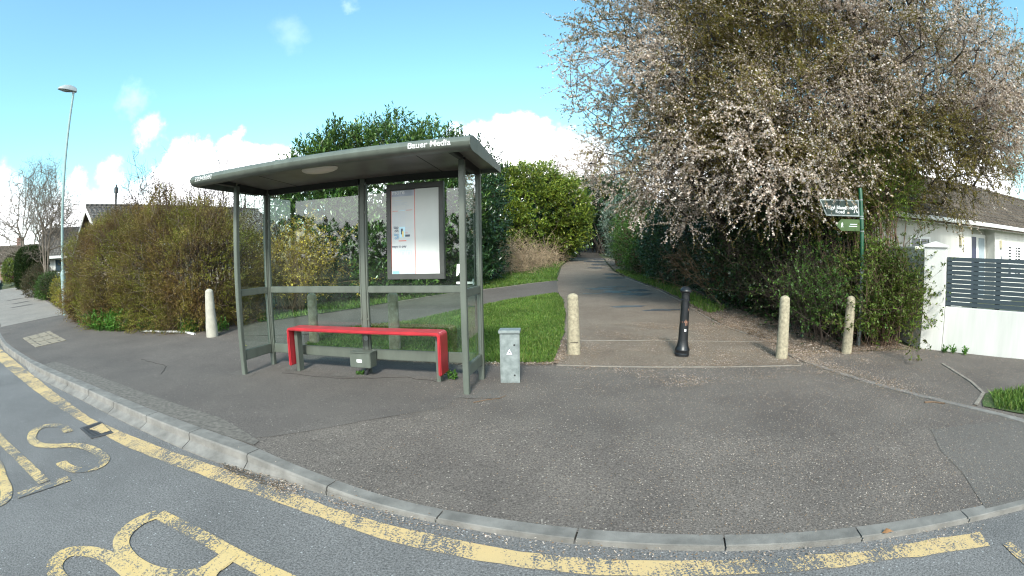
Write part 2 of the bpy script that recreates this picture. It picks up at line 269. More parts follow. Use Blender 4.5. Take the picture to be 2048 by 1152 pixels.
# ------------------------------------------------------------------ mesh helpers
def link_mesh(name, me, mat, parent=None, smooth=False):
    o = bpy.data.objects.new(name, me); COL.objects.link(o)
    if mat: me.materials.append(M[mat] if isinstance(mat, str) else mat)
    if parent: o.parent = parent
    if smooth: me.polygons.foreach_set('use_smooth', [True]*len(me.polygons))
    return o
class MB:
    def __init__(s): s.V = []; s.F = []; s.UV = None
    def add(s, vs, fs):
        o = len(s.V); s.V += [tuple(v) for v in vs]; s.F += [tuple(i+o for i in f) for f in fs]; return s
    def box(s, x0, x1, y0, y1, z0, z1):
        return s.add([(x0,y0,z0),(x1,y0,z0),(x1,y1,z0),(x0,y1,z0),(x0,y0,z1),(x1,y0,z1),(x1,y1,z1),(x0,y1,z1)],
                     [(3,2,1,0),(4,5,6,7),(0,1,5,4),(1,2,6,5),(2,3,7,6),(3,0,4,7)])
    def prism(s, poly, z0, z1):            # poly in xy, extruded in z
        n = len(poly); a = sum(poly[i][0]*poly[(i+1)%n][1]-poly[(i+1)%n][0]*poly[i][1] for i in range(n))
        if a < 0: poly = poly[::-1]
        return s.add([(x,y,z0) for x,y in poly]+[(x,y,z1) for x,y in poly], [tuple(range(n))[::-1], tuple(range(n,2*n))]+[(i,(i+1)%n,n+(i+1)%n,n+i) for i in range(n)])
    def extrude_x(s, prof, x0, x1):        # profile in (y,z)
        n = len(prof); a = sum(prof[i][0]*prof[(i+1)%n][1]-prof[(i+1)%n][0]*prof[i][1] for i in range(n))
        if a < 0: prof = prof[::-1]
        return s.add([(x0,y,z) for y,z in prof]+[(x1,y,z) for y,z in prof], [tuple(range(n))[::-1], tuple(range(n,2*n))]+[(i,(i+1)%n,n+(i+1)%n,n+i) for i in range(n)])
    def extrude_y(s, prof, y0, y1):        # profile in (x,z), visible face at y0
        n = len(prof); a = sum(prof[i][0]*prof[(i+1)%n][1]-prof[(i+1)%n][0]*prof[i][1] for i in range(n))
        if a < 0: prof = prof[::-1]
        return s.add([(x,y0,z) for x,z in prof]+[(x,y1,z) for x,z in prof], [tuple(range(n)), tuple(range(n,2*n))[::-1]]+[(n+i,n+(i+1)%n,(i+1)%n,i) for i in range(n)])
    def lathe(s, prof, n=20, c=(0,0)):     # prof: (r,z) bottom -> top
        o = []; 
        for r, z in prof: o += [(c[0]+r*math.cos(2*math.pi*k/n), c[1]+r*math.sin(2*math.pi*k/n), z) for k in range(n)]
        f = [(j*n+k, j*n+(k+1)%n, (j+1)*n+(k+1)%n, (j+1)*n+k) for j in range(len(prof)-1) for k in range(n)]
        f += [tuple(range(n))[::-1], tuple((len(prof)-1)*n+k for k in range(n))]
        return s.add(o, f)
    def tube(s, pts, rad, n=8):
        pts = [Vector(p) for p in pts]; rad = rad if isinstance(rad, (list, tuple)) else [rad]*len(pts); o = []
        ref = Vector((0,0,1)) if abs((pts[1]-pts[0]).normalized().z) < .9 else Vector((1,0,0))
        for i, p in enumerate(pts):
            d = (pts[min(i+1,len(pts)-1)]-pts[max(i-1,0)]).normalized(); a = d.cross(ref).normalized(); b = d.cross(a)
            o += [p + (a*math.cos(2*math.pi*k/n) + b*math.sin(2*math.pi*k/n))*rad[i] for k in range(n)]
        f = [(j*n+k, (j+1)*n+k, (j+1)*n+(k+1)%n, j*n+(k+1)%n) for j in range(len(pts)-1) for k in range(n)]
        f += [tuple(range(n)), tuple((len(pts)-1)*n+k for k in range(n))[::-1]]
        return s.add(o, f)
    def build(s, name, mat, parent=None, smooth=False, bevel=0):
        me = bpy.data.meshes.new(name); me.from_pydata(s.V, [], s.F)
        if bevel:
            bm = bmesh.new(); bm.from_mesh(me)
            bmesh.ops.recalc_face_normals(bm, faces=bm.faces)
            es = [e for e in bm.edges if len(e.link_faces) == 2 and e.calc_face_angle(0) > .6]
            bmesh.ops.bevel(bm, geom=es, offset=bevel, segments=2, affect='EDGES', clamp_overlap=True); bm.to_mesh(me); bm.free()
        me.update(); o = link_mesh(name, me, mat, parent)
        if smooth:
            me.polygons.foreach_set('use_smooth', [True]*len(me.polygons))
            try: me.set_sharp_from_angle(angle=R(38))
            except Exception: pass
        return o
def tag(o, label=None, cat=None, group=None, kind=None):
    for k, v in (('label', label), ('category', cat), ('group', group), ('kind', kind)):
        if v: o[k] = v
    return o
def thing(name, label, cat, loc=(0,0,0), rz=0, group=None):
    o = bpy.data.objects.new(name, None); COL.objects.link(o); o.location = loc; o.rotation_euler = (0,0,rz); o.empty_display_size = .2
    return tag(o, label, cat, group or GROUPS.get(name))
GROUPS = {'laurel_tree': 'laurels growing behind the shelter', 'garden_shrub': 'garden shrubs along the driveway', 'evergreen_tree': 'dark evergreens at the end of the path', 'bare_coppice': 'bare stems behind the brown hedge', 'weed_tuft': 'small weed tufts on the pavement', 'bare_tree': 'bare trees in the background', 'bare_thicket': 'leafless thickets under the blossom tree', 'hawthorn_shrub': 'green scrub beside the right hand bollards'}
def struct(o): o['kind'] = 'structure'; return o
def np_mesh(name, V, F, mat, parent=None, smooth=False):   # V (n,3), F list of int arrays (m,k)
    V = np.ascontiguousarray(V, np.float32); F = F if isinstance(F, list) else [F]; F = [f for f in F if len(f)]
    me = bpy.data.meshes.new(name); me.vertices.add(len(V)); me.vertices.foreach_set('co', V.ravel())
    idx = np.concatenate([f.ravel() for f in F]).astype(np.int32); cnt = np.concatenate([np.full(len(f), f.shape[1]) for f in F]).astype(np.int32)
    me.loops.add(len(idx)); me.loops.foreach_set('vertex_index', idx); me.polygons.add(len(cnt))
    me.polygons.foreach_set('loop_start', np.concatenate([[0], np.cumsum(cnt)[:-1]]).astype(np.int32)); me.polygons.foreach_set('loop_total', cnt)
    me.update(calc_edges=True); return link_mesh(name, me, mat, parent, smooth)
def text_mesh(name, body, size, mat, parent, mtx, align='CENTER', extrude=.001, bold=0):
    cu = bpy.data.curves.new(name, 'FONT'); cu.body = body; cu.size = size; cu.align_x = align; cu.align_y = 'CENTER'; cu.extrude = extrude; cu.offset = bold; cu.resolution_u = 3
    t = bpy.data.objects.new(name, cu); COL.objects.link(t); bpy.context.view_layer.update()
    me = bpy.data.meshes.new_from_object(t); COL.objects.unlink(t); bpy.data.objects.remove(t)
    me.transform(mtx); me.name = name; return link_mesh(name, me, mat, parent)
def upright(x, y, z, rz=0):                 # text frame standing in the xz plane, facing -y
    return Matrix.Translation((x,y,z)) @ Matrix.Rotation(rz, 4, 'Z') @ Matrix.Rotation(R(90), 4, 'X')

# ------------------------------------------------------------------ foliage helpers
def unit(a): return a/np.maximum(1e-9, np.linalg.norm(a, axis=1, keepdims=True))
def perp(d, rng):
    a = rng.normal(size=d.shape); a -= d*np.sum(a*d, 1, keepdims=True); return unit(a)
def leaves(P, D, size, ratio, rng, fold=.25, up=.5):
    n = len(P); D = unit(D); s = perp(D, rng); nn = np.cross(D, s); k = np.where(nn[:,2:3] < 0, -1., 1.); 
    nn = nn*k; tgt = np.array([0,0,1.])*up + nn*(1-up); s = unit(np.cross(tgt, D)+1e-6); nn = np.cross(D, s)
    sz = np.asarray(size).reshape(-1,1)*np.ones((n,1)); w = sz*ratio*.5
    mid = P + D*sz*.45
    V = np.stack([P, mid + s*w + nn*w*fold, P + D*sz, mid - s*w + nn*w*fold], 1).reshape(-1,3)
    b = np.arange(n)[:,None]*4
    return V, np.concatenate([b+[0,1,2], b+[0,2,3]])
def tubes(P0, P1, r0, r1, n=3):
    d = unit(P1-P0); ref = np.where(np.abs(d[:,2:3]) < .9, np.array([[0,0,1.]]), np.array([[1.,0,0]])); a = unit(np.cross(d, ref)); b = np.cross(d, a)
    r0 = np.asarray(r0).reshape(-1,1)*np.ones((len(P0),1)); r1 = np.asarray(r1).reshape(-1,1)*np.ones((len(P0),1)); V = []
    for k in range(n):
        c, s = math.cos(2*math.pi*k/n), math.sin(2*math.pi*k/n); V.append(P0 + (a*c+b*s)*r0)
    for k in range(n):
        c, s = math.cos(2*math.pi*k/n), math.sin(2*math.pi*k/n); V.append(P1 + (a*c+b*s)*r1)
    V = np.stack(V, 1).reshape(-1,3); o = np.arange(len(P0))[:,None]*2*n
    return V, np.concatenate([o+[k, n+k, n+(k+1)%n, (k+1)%n] for k in range(n)])
def join(parts):
    V, F, o = [], {}, 0
    for v, f in parts:
        if len(v) == 0: continue
        V.append(v); F.setdefault(f.shape[1], []).append(f+o); o += len(v)
    return np.concatenate(V), [np.concatenate(x) for x in F.values()]
def curvy(P, D, length, rng, seg=3, bend=.35, gravity=0.0):      # twig polylines: returns list of (seg+1) point arrays
    pts = [P]; d = unit(D); l = np.asarray(length).reshape(-1,1)
    for k in range(seg):
        d = unit(d + rng.normal(size=d.shape)*bend + np.array([0,0,-gravity])); pts.append(pts[-1] + d*l/seg)
    return pts
def twig_tubes(pts, r, n=3):
    k = len(pts)-1; return [tubes(pts[i], pts[i+1], r*(1-.75*i/k), r*(1-.75*(i+1)/k), n) for i in range(k)]
def along(pts, m, rng, t0=.15):             # m points per twig along polyline, plus local direction
    k = len(pts)-1; n = len(pts[0]); t = rng.uniform(t0, 1, size=(n,m))*k; i = np.minimum(t.astype(int), k-1); f = (t-i)[...,None]
    A = np.stack(pts, 1); idx = np.arange(n)[:,None]; p0, p1 = A[idx,i], A[idx,i+1]
    return (p0 + (p1-p0)*f).reshape(-1,3), unit((p1-p0).reshape(-1,3))
def lump(P, scale, seed):
    return np.array([noise.noise(Vector(p)*scale + Vector((seed*7.3, seed*3.1, seed))) for p in P])
def shell(ells, n, rng, thick=.25, seed=1, rough=.2, zmin=None, only_front=None):
    """points on the outer layer of a union of ellipsoids ((cx,cy,cz),(rx,ry,rz)) and outward directions"""
    E = [(np.array(c, float), np.array(r, float)) for c, r in ells]; wt = np.array([(r[0]*r[1]+r[1]*r[2]+r[0]*r[2]) for c, r in E]); wt /= wt.sum()
    PP, DD, tot = [], [], 0
    while tot < n:
        k = rng.choice(len(E), size=n, p=wt); d = unit(rng.normal(size=(n,3)))
        C = np.array([e[0] for e in E])[k]; Rr = np.array([e[1] for e in E])[k]
        rho = 1 - np.abs(rng.normal(size=n))*thick
        rho *= 1 + rough*np.array([noise.noise(Vector(q)*2.3 + Vector((seed*5.1,0,seed))) for q in d + C*.37])
        P = C + d*Rr*rho[:,None]; ok = rho > .15
        for j, (c, r) in enumerate(E):
            q = np.linalg.norm((P-c)/r, axis=1); ok &= ~((k != j) & (q < .72))
        if zmin is not None: ok &= P[:,2] > np.array([zmin(x,y) for x,y,_ in P])
        P, d = P[ok], unit(d/Rr)[ok]; PP.append(P); DD.append(d); tot += len(P)
        if len(PP) > 40: break
    return np.concatenate(PP)[:n], np.concatenate(DD)[:n]
def shoots(C, D, length, nleaf, size, ratio, rng, ang=1.0, t0=.1, jitter=.35, up=.5, szvar=.3):
    n = len(C); D = unit(D); a = perp(D, rng); b = np.cross(D, a); P, Q, S = [], [], []
    ln = np.asarray(length).reshape(-1,1)*np.ones((n,1))
    for k in range(nleaf):
        t = t0 + (1-t0)*k/max(1,nleaf-1); az = k*2.4 + rng.normal(size=(n,1))*.4; an = ang*(1.1-.55*t)
        side = a*np.cos(az) + b*np.sin(az); dd = D*np.cos(an) + side*np.sin(an) + rng.normal(size=(n,3))*jitter
        P.append(C + D*ln*t); Q.append(dd); S.append(size*(1+rng.uniform(-szvar, szvar, n)))
    return leaves(np.concatenate(P), np.concatenate(Q), np.concatenate(S), ratio, rng, up=up)
def mst(roots, targets, bf=.35):
    """greedy minimal spanning tree with a path-length penalty; roots: list of (point, parent index)"""
    pts = [np.array(p, float) for p, _ in roots]; par = [q for _, q in roots]; plen = []
    for i, q in enumerate(par): plen.append(0 if q < 0 else plen[q] + np.linalg.norm(pts[i]-pts[q]))
    T = np.array(targets, float); n = len(T); best = np.full(n, 1e9); bi = np.zeros(n, int); done = np.zeros(n, bool)
    def relax(i):
        nonlocal best, bi
        c = np.linalg.norm(T-pts[i], axis=1) + bf*plen[i]; u = c < best; best[u] = c[u]; bi[u] = i
    tips = [i for i in range(len(pts))]
    for i in tips: relax(i)
    for _ in range(n):
        j = int(np.argmin(np.where(done, 1e9, best))); done[j] = True; p = int(bi[j]); pts.append(T[j]); par.append(p)
        plen.append(plen[p] + np.linalg.norm(T[j]-pts[p])); relax(len(pts)-1)
    pts = np.array(pts); par = np.array(par); cnt = np.zeros(len(pts)); ch = np.zeros(len(pts), int)
    for i in range(len(pts)-1, -1, -1):
        if ch[i] == 0: cnt[i] = max(cnt[i], 1)
        if par[i] >= 0: cnt[par[i]] += cnt[i]; ch[par[i]] += 1
    return pts, par, cnt, ch
def tree_tubes(pts, par, cnt, rtip, rmax, power=.5, n=5, rmin_big=.0):
    rr = np.minimum(rmax, rtip*cnt**power); e = np.where(par >= 0)[0]
    r0 = np.minimum(rr[par[e]], rr[e]*1.35); return tubes(pts[par[e]], pts[e], r0, rr[e], n), rr
def in_poly(P, poly):
    x, y = P[:,0], P[:,1]; ins = np.zeros(len(P), bool); n = len(poly)
    for i in range(n):
        x0, y0 = poly[i]; x1, y1 = poly[(i+1)%n]
        c = ((y0 > y) != (y1 > y)) & (x < (x1-x0)*(y-y0)/((y1-y0) or 1e-9) + x0); ins ^= c
    return ins

# ------------------------------------------------------------------ terrain
def gz(x, y): return .04*(min(max(y, 6.5), 75)-6.5)
KERB = [(-90,49),(-60,32.5),(-40,20.3),(-28,13.9),(-20,10.1),(-13.56,7.12),(-11.85,6.37),(-8.30,5.12),(-6.08,4.52),(-4.85,4.13),(-3.62,3.74),(-2.45,3.37),(-1.67,3.10),(-1.09,2.89),(-.62,2.76),(-.1,2.60),(.34,2.46),(.78,2.34),(1.28,2.19),(1.67,2.06),(2.19,1.93),(3.03,1.70),(3.56,1.55),(5.2,1.02),(9,-.3),(20,-4.5),(60,-20)]
kx = np.array([p[0] for p in KERB]); ky = np.array([p[1] for p in KERB])
def kerb_y(x): return float(np.interp(x, kx, ky))
def ss(t): t = min(1, max(0, t)); return t*t*(3-2*t)
def ktop(x): return -.104*ss((x+2.5)/1.9)
def zp(x, y):
    d = (y - kerb_y(x))*.93
    return gz(x, y) + ktop(x)*(1-ss(d/1.7))
def zroad(x, y): return gz(x, y) - .13
def sheet(name, poly, zf, off, mat, res=.3, jag=0, seed=3):
    rng = np.random.default_rng(seed); P = []
    n = len(poly)
    for i in range(n):
        a, b = np.array(poly[i]), np.array(poly[(i+1)%n]); k = max(1, int(np.linalg.norm(b-a)/res))
        for j in range(k):
            q = a + (b-a)*j/k
            if jag: q = q + rng.normal(size=2)*jag
            P.append((float(q[0]), float(q[1])))
    nb = len(P); pa = np.array(P); lo, hi = pa.min(0), pa.max(0)
    gx, gy = np.meshgrid(np.arange(lo[0], hi[0], res), np.arange(lo[1], hi[1], res)); G = np.stack([gx.ravel(), gy.ravel()], 1)
    G = G + rng.uniform(-.12, .12, G.shape)*res; G = G[in_poly(G, P)]
    vs = [Vector(p) for p in P] + [Vector((float(a), float(b))) for a, b in G]
    vo, eo, fo, *_ = delaunay_2d_cdt(vs, [(i,(i+1)%nb) for i in range(nb)], [], 1, 1e-5)
    me = bpy.data.meshes.new(name); me.from_pydata([(v.x, v.y, zf(v.x, v.y)+off) for v in vo], [], [tuple(f) for f in fo])
    bm = bmesh.new(); bm.from_mesh(me); bmesh.ops.recalc_face_normals(bm, faces=bm.faces)
    if sum(f.normal.z for f in bm.faces) < 0: bmesh.ops.reverse_faces(bm, faces=bm.faces)
    bm.to_mesh(me); bm.free(); return link_mesh(name, me, mat)

# base earth in one sheet to the horizon
xs = np.concatenate([[-900,-500,-300,-200,-140], np.arange(-100,-20,4), np.arange(-20,16,1.0), np.arange(16,100,4), [140,200,300,500,900]])
ys = np.concatenate([[-900,-500,-300,-150,-80,-40,-20,-10], np.arange(-5,24,1.0), np.arange(24,100,4), [140,200,300,500,900]])
gx, gy = np.meshgrid(xs, ys); Vb = np.array([(x, y, (gz(x,y)-.03) if y > kerb_y(x)+3.2 else gz(x,y)-.5) for x, y in zip(gx.ravel(), gy.ravel())])
nx = len(xs); q = np.array([(j*nx+i, j*nx+i+1, (j+1)*nx+i+1, (j+1)*nx+i) for j in range(len(ys)-1) for i in range(nx-1)])
struct(np_mesh('ground', Vb, q, 'ground'))
# road
inner = [(x, y+.05) for x, y in KERB]
struct(sheet('road', inner + [(60,-60),(-90,-60)], zroad, 0, 'road', 1.2))
far_side = [(-90, 42), (-60, 25.5), (-40, 13.5), (-28, 7.2), (-20, 3.6), (-10, -.6), (0, -4.4), (20, -12), (60, -27)]
struct(sheet('verge', far_side + [(60,-60), (-90,-60)], gz, -.02, 'turf', 1.5))
# pavement
pav = [(x, y+.10) for x, y in KERB if -40 <= x <= 20] + [(20, 4), (9.2, 3.2), (8.0, 4.55), (7.1, 5.9), (5.9, 6.2), (4.45, 6.6), (4.6, 8), (4.0, 9.3), (1.2, 10.5), (.3, 14), (-3.4, 14.2), (-6.5, 11.5), (-6.9, 9.0), (-10.6, 9.2), (-12.5, 10.1), (-15.3, 11.3), (-18.3, 12.9), (-23.4, 15.6), (-29, 18.5), (-40, 26)]
struct(sheet('pavement', pav, zp, 0, 'pavement', .3))
pathp = [(.62,6.68),(2.3,6.28),(4.15,5.85),(4.40,6.9),(4.42,8.0),(4.28,9.12),(4.48,11.3),(4.69,12.9),(4.86,15.5),(4.83,17.5),(4.86,20.2),(5.1,23.6),(5.9,29),(7.0,36),(4.45,36),(4.3,35),(2.9,27.4),(2.2,22),(1.75,18.9),(1.5,15.5),(1.42,13.4),(1.25,10.9),(.98,8.8),(.70,7.2)]
struct(sheet('path', pathp, gz, .006, 'path', .3))
struct(sheet('dirt_path', [(4.40,35.8),(7.05,35.8),(7.8,42),(10.5,56),(15,80),(12,80),(8,56),(5.6,42)], gz, .004, 'dirt', 1.2))
branch = [(-3.9,8.9),(-3.24,9.7),(-2.19,10.4),(-1.45,11.6),(-.6,12.8),(0,13.6),(.85,14.4),(1.45,15),(1.6,16.5),(1.80,18.93),(.65,17.95),(-.39,16.75),(-1.71,15.62),(-2.51,14.69),(-3.31,13.64),(-3.9,12.7),(-4.65,11.65),(-5.19,11.08),(-5.67,10.49),(-6.02,10.14),(-6.16,9.55),(-5.6,8.6)]
struct(sheet('side_path', branch, gz, .010, 'branch', .3))
struct(sheet('patched_tarmac', [(3.89,2.98),(4.62,2.77),(5.3,2.45),(5.7,1.6),(4.9,1.25),(3.23,1.72),(3.5,2.2),(3.62,2.6)], zp, .004, 'smooth_tarmac', .2))
struct(sheet('older_tarmac', [(x, kerb_y(x)+.22) for x in np.arange(-13, -2.2, .5)] + [(-2.25,3.75),(-1.5,4.35),(-.75,4.78),(-.5,5.6),(-.6,6.5),(-2.4,6.7),(-4.0,7.4),(-6.2,8.3),(-8.6,8.55),(-10.4,8.7),(-12.3,9.6),(-14.5,10.6),(-15.0,8.9)], zp, .003, 'old_tarmac', .3))
struct(sheet('driveway', [(-15.6,8.3),(-15.4,10.0),(-15.2,11.0),(-18.2,12.7),(-23.4,15.4),(-30,19),(-40,25),(-40,20.6),(-28,14.3),(-20,10.5),(-15.9,8.5)], zp, .006, 'drive', .5))
turf1 = [(-3.77,7.96),(-3.83,8.96),(-3.24,9.65),(-2.19,10.33),(-1.45,11.59),(-.6,12.78),(-.03,13.6),(.85,14.37),(1.4,14.91),(1.44,13.4),(1.22,10.94),(.96,8.82),(.66,7.16),(.56,6.72),(-.19,6.82),(-.88,6.82),(-2.11,7.07),(-3.29,7.5)]
struct(sheet('turf_base', turf1, gz, .016, 'turf', .25, jag=.03))
bank = [(1.80,18.95),(.65,18.0),(-.39,16.85),(-1.71,15.72),(-2.51,14.8),(-3.31,13.75),(-3.9,12.8),(-4.65,11.75),(-5.19,11.2),(-5.67,10.6),(-6.1,10.2),(-7,11.5),(-5.6,13.2),(-4,15.6),(-2.3,18),(-1.3,20.2),(-.4,23),(1,27),(2.6,33),(4.1,36),(4.1,34.5),(2.8,27.4),(2.1,22)]
struct(sheet('bank_turf', bank, gz, .014, 'turf', .4, jag=.03))
verge_r = [(4.52,7.1),(4.5,8.0),(4.38,9.12),(4.58,11.3),(4.79,12.9),(4.96,15.5),(4.93,17.5),(4.96,20.2),(5.2,23.6),(6.0,29),(7.1,36),(12,36),(9,15),(7.5,8.2),(6.9,6.2),(5.6,6.25),(4.7,6.5)]
struct(sheet('litter_verge', verge_r, gz, .016, 'litter', .4, jag=.02))
turf_r = [(5.02,3.16),(5.60,3.42),(6.36,3.22),(9,2.2),(9,1.2),(5.35,2.55)]
struct(sheet('corner_turf', turf_r, zp, .012, 'turf', .2, jag=.02))

# kerb stones
kb = MB(); SEG = .915
samp = []; d = 0
xx = np.arange(-60, 30, .05); yy = np.interp(xx, kx, ky)
for _ in range(3): yy = np.convolve(np.pad(yy, 8, mode='edge'), np.ones(17)/17, mode='valid')
arc = np.concatenate([[0], np.cumsum(np.hypot(np.diff(xx), np.diff(yy)))]); a0 = float(np.interp(-4.87, xx, arc))
stones = [a0 + SEG*k for k in range(int(-a0/SEG)+1, int((arc[-1]-a0)/SEG))]
for s0 in stones:
    s1 = s0+SEG-.012; n = 4; rows = []
    for k in range(n+1):
        s = s0 + (s1-s0)*k/n; x = float(np.interp(s, arc, xx)); y = float(np.interp(s, arc, yy))
        e = .1; tx = float(np.interp(s+e, arc, xx))-float(np.interp(s-e, arc, xx)); ty = float(np.interp(s+e, arc, yy))-float(np.interp(s-e, arc, yy)); l = math.hypot(tx, ty); nx_, ny_ = -ty/l, tx/l
        zt = ktop(x) + gz(x,y) + .004; zb = zroad(x,y) - .05; tall = ss((x+9.2)/.8)*(1-ss((x+2.7)/.9)); wd = .13 + .05*tall; ft = .10*tall
        prof = [(-.01-ft, zb), (-.01-ft, zroad(x,y)+.012), (-.01-ft*.45, zroad(x,y)+.035), (-.004, zroad(x,y)+.06 if zt-zroad(x,y) > .08 else zroad(x,y)+.012), (.004, zt-.014), (.016, zt), (wd, zt), (wd, zb)]
        rows.append([(x+nx_*o, y+ny_*o, z) for o, z in prof])
    m_ = len(rows[0]); V = [p for r in rows for p in r]
    F = [(a*m_+b, (a+1)*m_+b, (a+1)*m_+b+1, a*m_+b+1) for a in range(n) for b in range(m_-1)] + [tuple(range(m_)), tuple(n*m_+b for b in range(m_))[::-1]]
    kb.add(V, F)
struct(kb.build('kerb', 'kerb'))
tact = [(x, kerb_y(x)+.19) for x in np.arange(-8.3, -2.1, .4)] + [(x, kerb_y(x)+.19+min(.34, .16+.2*(x+9))*(1 if x < -3.0 else max(.15, (-2.0-x)))) for x in np.arange(-2.3, -8.4, -.4)]
struct(sheet('kerb_backing', tact, zp, .0065, 'tactile', .2))

# yellow markings
yo = [(-16,8.1),(-10.79,5.55),(-6.4,4.06),(-3.86,3.30),(-2.65,3.05),(-1.92,2.86),(-1.34,2.68),(-.85,2.48),(-.39,2.35),(-.1,2.26),(.45,2.12),(1.0,2.0),(1.57,1.85),(2.23,1.66),(2.89,1.40)]
yi = [(-16,8.42),(-12.51,6.56),(-7.87,4.86),(-5.01,3.80),(-3.61,3.47),(-2.45,3.2),(-1.6,2.94),(-1.05,2.73),(-.54,2.57),(-.1,2.43),(.48,2.27),(1.04,2.14),(1.64,1.98),(2.32,1.78),(2.97,1.57)]
struct(sheet('yellow_line', yo + yi[::-1], zroad, .005, 'yellow', .12, jag=.006))
struct(sheet('yellow_corner_line', [(2.98,1.36),(3.06,1.33),(3.02,1.0),(2.9,.4),(2.80,.42),(2.9,.98)], zroad, .005, 'yellow', .12, jag=.004))
def stroke(name, lines, wd, mat, off=.006):
    mb = MB()
    for ln in lines:
        p = [Vector((x, y)) for x, y in ln]; q = []
        for i in range(len(p)-1):
            k = max(2, int((p[i+1]-p[i]).length/.04))
            P0, P1, P2, P3 = p[max(i-1,0)], p[i], p[i+1], p[min(i+2,len(p)-1)]
            for j in range(k):
                t = j/k; q.append(.5*((2*P1)+(-P0+P2)*t+(2*P0-5*P1+4*P2-P3)*t*t+(-P0+3*P1-3*P2+P3)*t**3))
        q.append(p[-1]); V = []
        for i, c in enumerate(q):
            d = (q[min(i+1,len(q)-1)]-q[max(i-1,0)]).normalized(); nn = Vector((-d.y, d.x))*wd/2*(1+.05*noise.noise(Vector((c.x*9, c.y*9, 0))))
            for sgn in (1,-1): a = c+nn*sgn; V.append((a.x, a.y, zroad(a.x, a.y)+off))
        off += .0015
        mb.add(V, [(2*i, 2*i+1, 2*i+3, 2*i+2) for i in range(len(q)-1)])
    return struct(mb.build(name, mat))
stroke('road_letter_s', [[(-4.86,3.3),(-5.14,3.39),(-5.37,3.3),(-5.35,3.09),(-5.13,2.9),(-4.87,2.83),(-4.64,2.91),(-4.41,3.05),(-4.13,3.06),(-3.83,2.96),(-3.72,2.82),(-3.75,2.69),(-3.87,2.6),(-4.08,2.61),(-4.19,2.65)]], .125, 'yellow_worn')
stroke('road_letter_t', [[(-5.75,2.72),(-5.45,2.63),(-4.64,2.43),(-3.95,2.24)], [(-3.97,1.90),(-3.87,2.17),(-3.78,2.43)]], .125, 'yellow_worn')
stroke('road_letter_o', [[(-5.4,2.32),(-4.9,2.22),(-4.46,2.03),(-4.19,1.92),(-4.02,1.79),(-4.02,1.66),(-4.2,1.6),(-4.6,1.66),(-5.1,1.83),(-5.5,2.02),(-5.6,2.2),(-5.4,2.32)]], .125, 'yellow_worn')
stroke('road_letter_p', [[(-6.0,1.75),(-5.0,1.45),(-4.3,1.22)], [(-4.3,1.22),(-4.33,1.02),(-4.6,.92),(-5.0,1.0),(-5.2,1.2),(-5.15,1.46)]], .125, 'yellow_worn')
stroke('road_letter_b', [[(-2.53,2.33),(-2.09,2.22),(-1.73,2.1),(-1.43,2.0),(-.95,1.85)], [(-2.53,2.33),(-2.60,2.17),(-2.59,1.99),(-2.51,1.86),(-2.34,1.76),(-2.14,1.72),(-1.97,1.74),(-1.82,1.81),(-1.74,1.94),(-1.72,2.08)], [(-1.72,2.08),(-1.75,1.85),(-1.65,1.65),(-1.4,1.52),(-1.1,1.55),(-.95,1.7),(-.95,1.85)]], .125, 'yellow_worn')
stroke('road_letter_u', [[(-1.4,1.1),(-2.2,1.28),(-2.60,1.33),(-2.78,1.42),(-2.82,1.56),(-2.74,1.65),(-2.59,1.7),(-2.41,1.69),(-2.1,1.60),(-1.3,1.36)]], .125, 'yellow_worn')

for a, b_ in (((-26.5,14.75),(-26.35,15.75)), ((-23.6,13.45),(-23.6,14.65)), ((-21.7,12.35),(-21.5,13.4))):
    struct(sheet('drive_strip', [(a[0]-.22,a[1]),(a[0]+.22,a[1]+.02),(b_[0]+.22,b_[1]+.02),(b_[0]-.22,b_[1])], zp, .012, 'smooth_tarmac', .3))
# concrete edging strips set flush in the tarmac
def strip(name, line, wd, mat, off=.02, zf=zp):
    V = []; mb = MB(); p = [Vector(a) for a in line]; q = []
    for i in range(len(p)-1):
        k = max(1, int((p[i+1]-p[i]).length/.25)); q += [p[i]+(p[i+1]-p[i])*j/k for j in range(k)]
    q.append(p[-1])
    for i, c in enumerate(q):
        d = (q[min(i+1,len(q)-1)]-q[max(i-1,0)]).normalized(); nn = Vector((-d.y, d.x))*wd/2
        for sgn in (1,-1): a = c+nn*sgn; z = zf(a.x,a.y); V += [(a.x,a.y,z-.03),(a.x,a.y,z+off)]
    F = []
    for i in range(len(q)-1):
        a, b = 4*i, 4*i+4; F += [(a+1,a+3,b+3,b+1),(a,a+1,b+1,b),(a+3,a+2,b+2,b+3)]
    mb.add(V, F); return struct(mb.build(name, mat))
strip('edging', [(.62,6.64),(2.3,6.24),(4.12,5.80)], .035, 'edging', .011)
strip('edging', [(4.36,6.6),(4.34,5.9),(4.37,5.41),(4.44,4.78),(4.64,3.91),(4.90,3.1),(5.1,2.52),(5.5,1.4)], .095, 'kerb', .012)
strip('edging', [(1.0,8.2),(2.6,7.95),(4.4,7.45)], .03, 'edging', .011, gz)
strip('edging', [(-6.9,8.62),(-7.4,8.86),(-8.3,8.80),(-8.8,8.82)], .05, 'white', .035)
strip('edging', [(5.02,3.2),(5.58,3.46),(5.9,3.9),(6.42,4.9)], .05, 'edging', .012)
strip('edging', [(-3.5,13.3),(-2.51,14.72),(-1.71,15.66),(-.39,16.79),(.65,17.98),(1.78,18.95)], .05, 'edging', .02, gz)
strip('edging', [(4.42,8.1),(4.30,9.12),(4.50,11.3),(4.71,12.9),(4.88,15.5),(4.85,17.5),(4.88,20.2)], .05, 'edging', .02, gz)

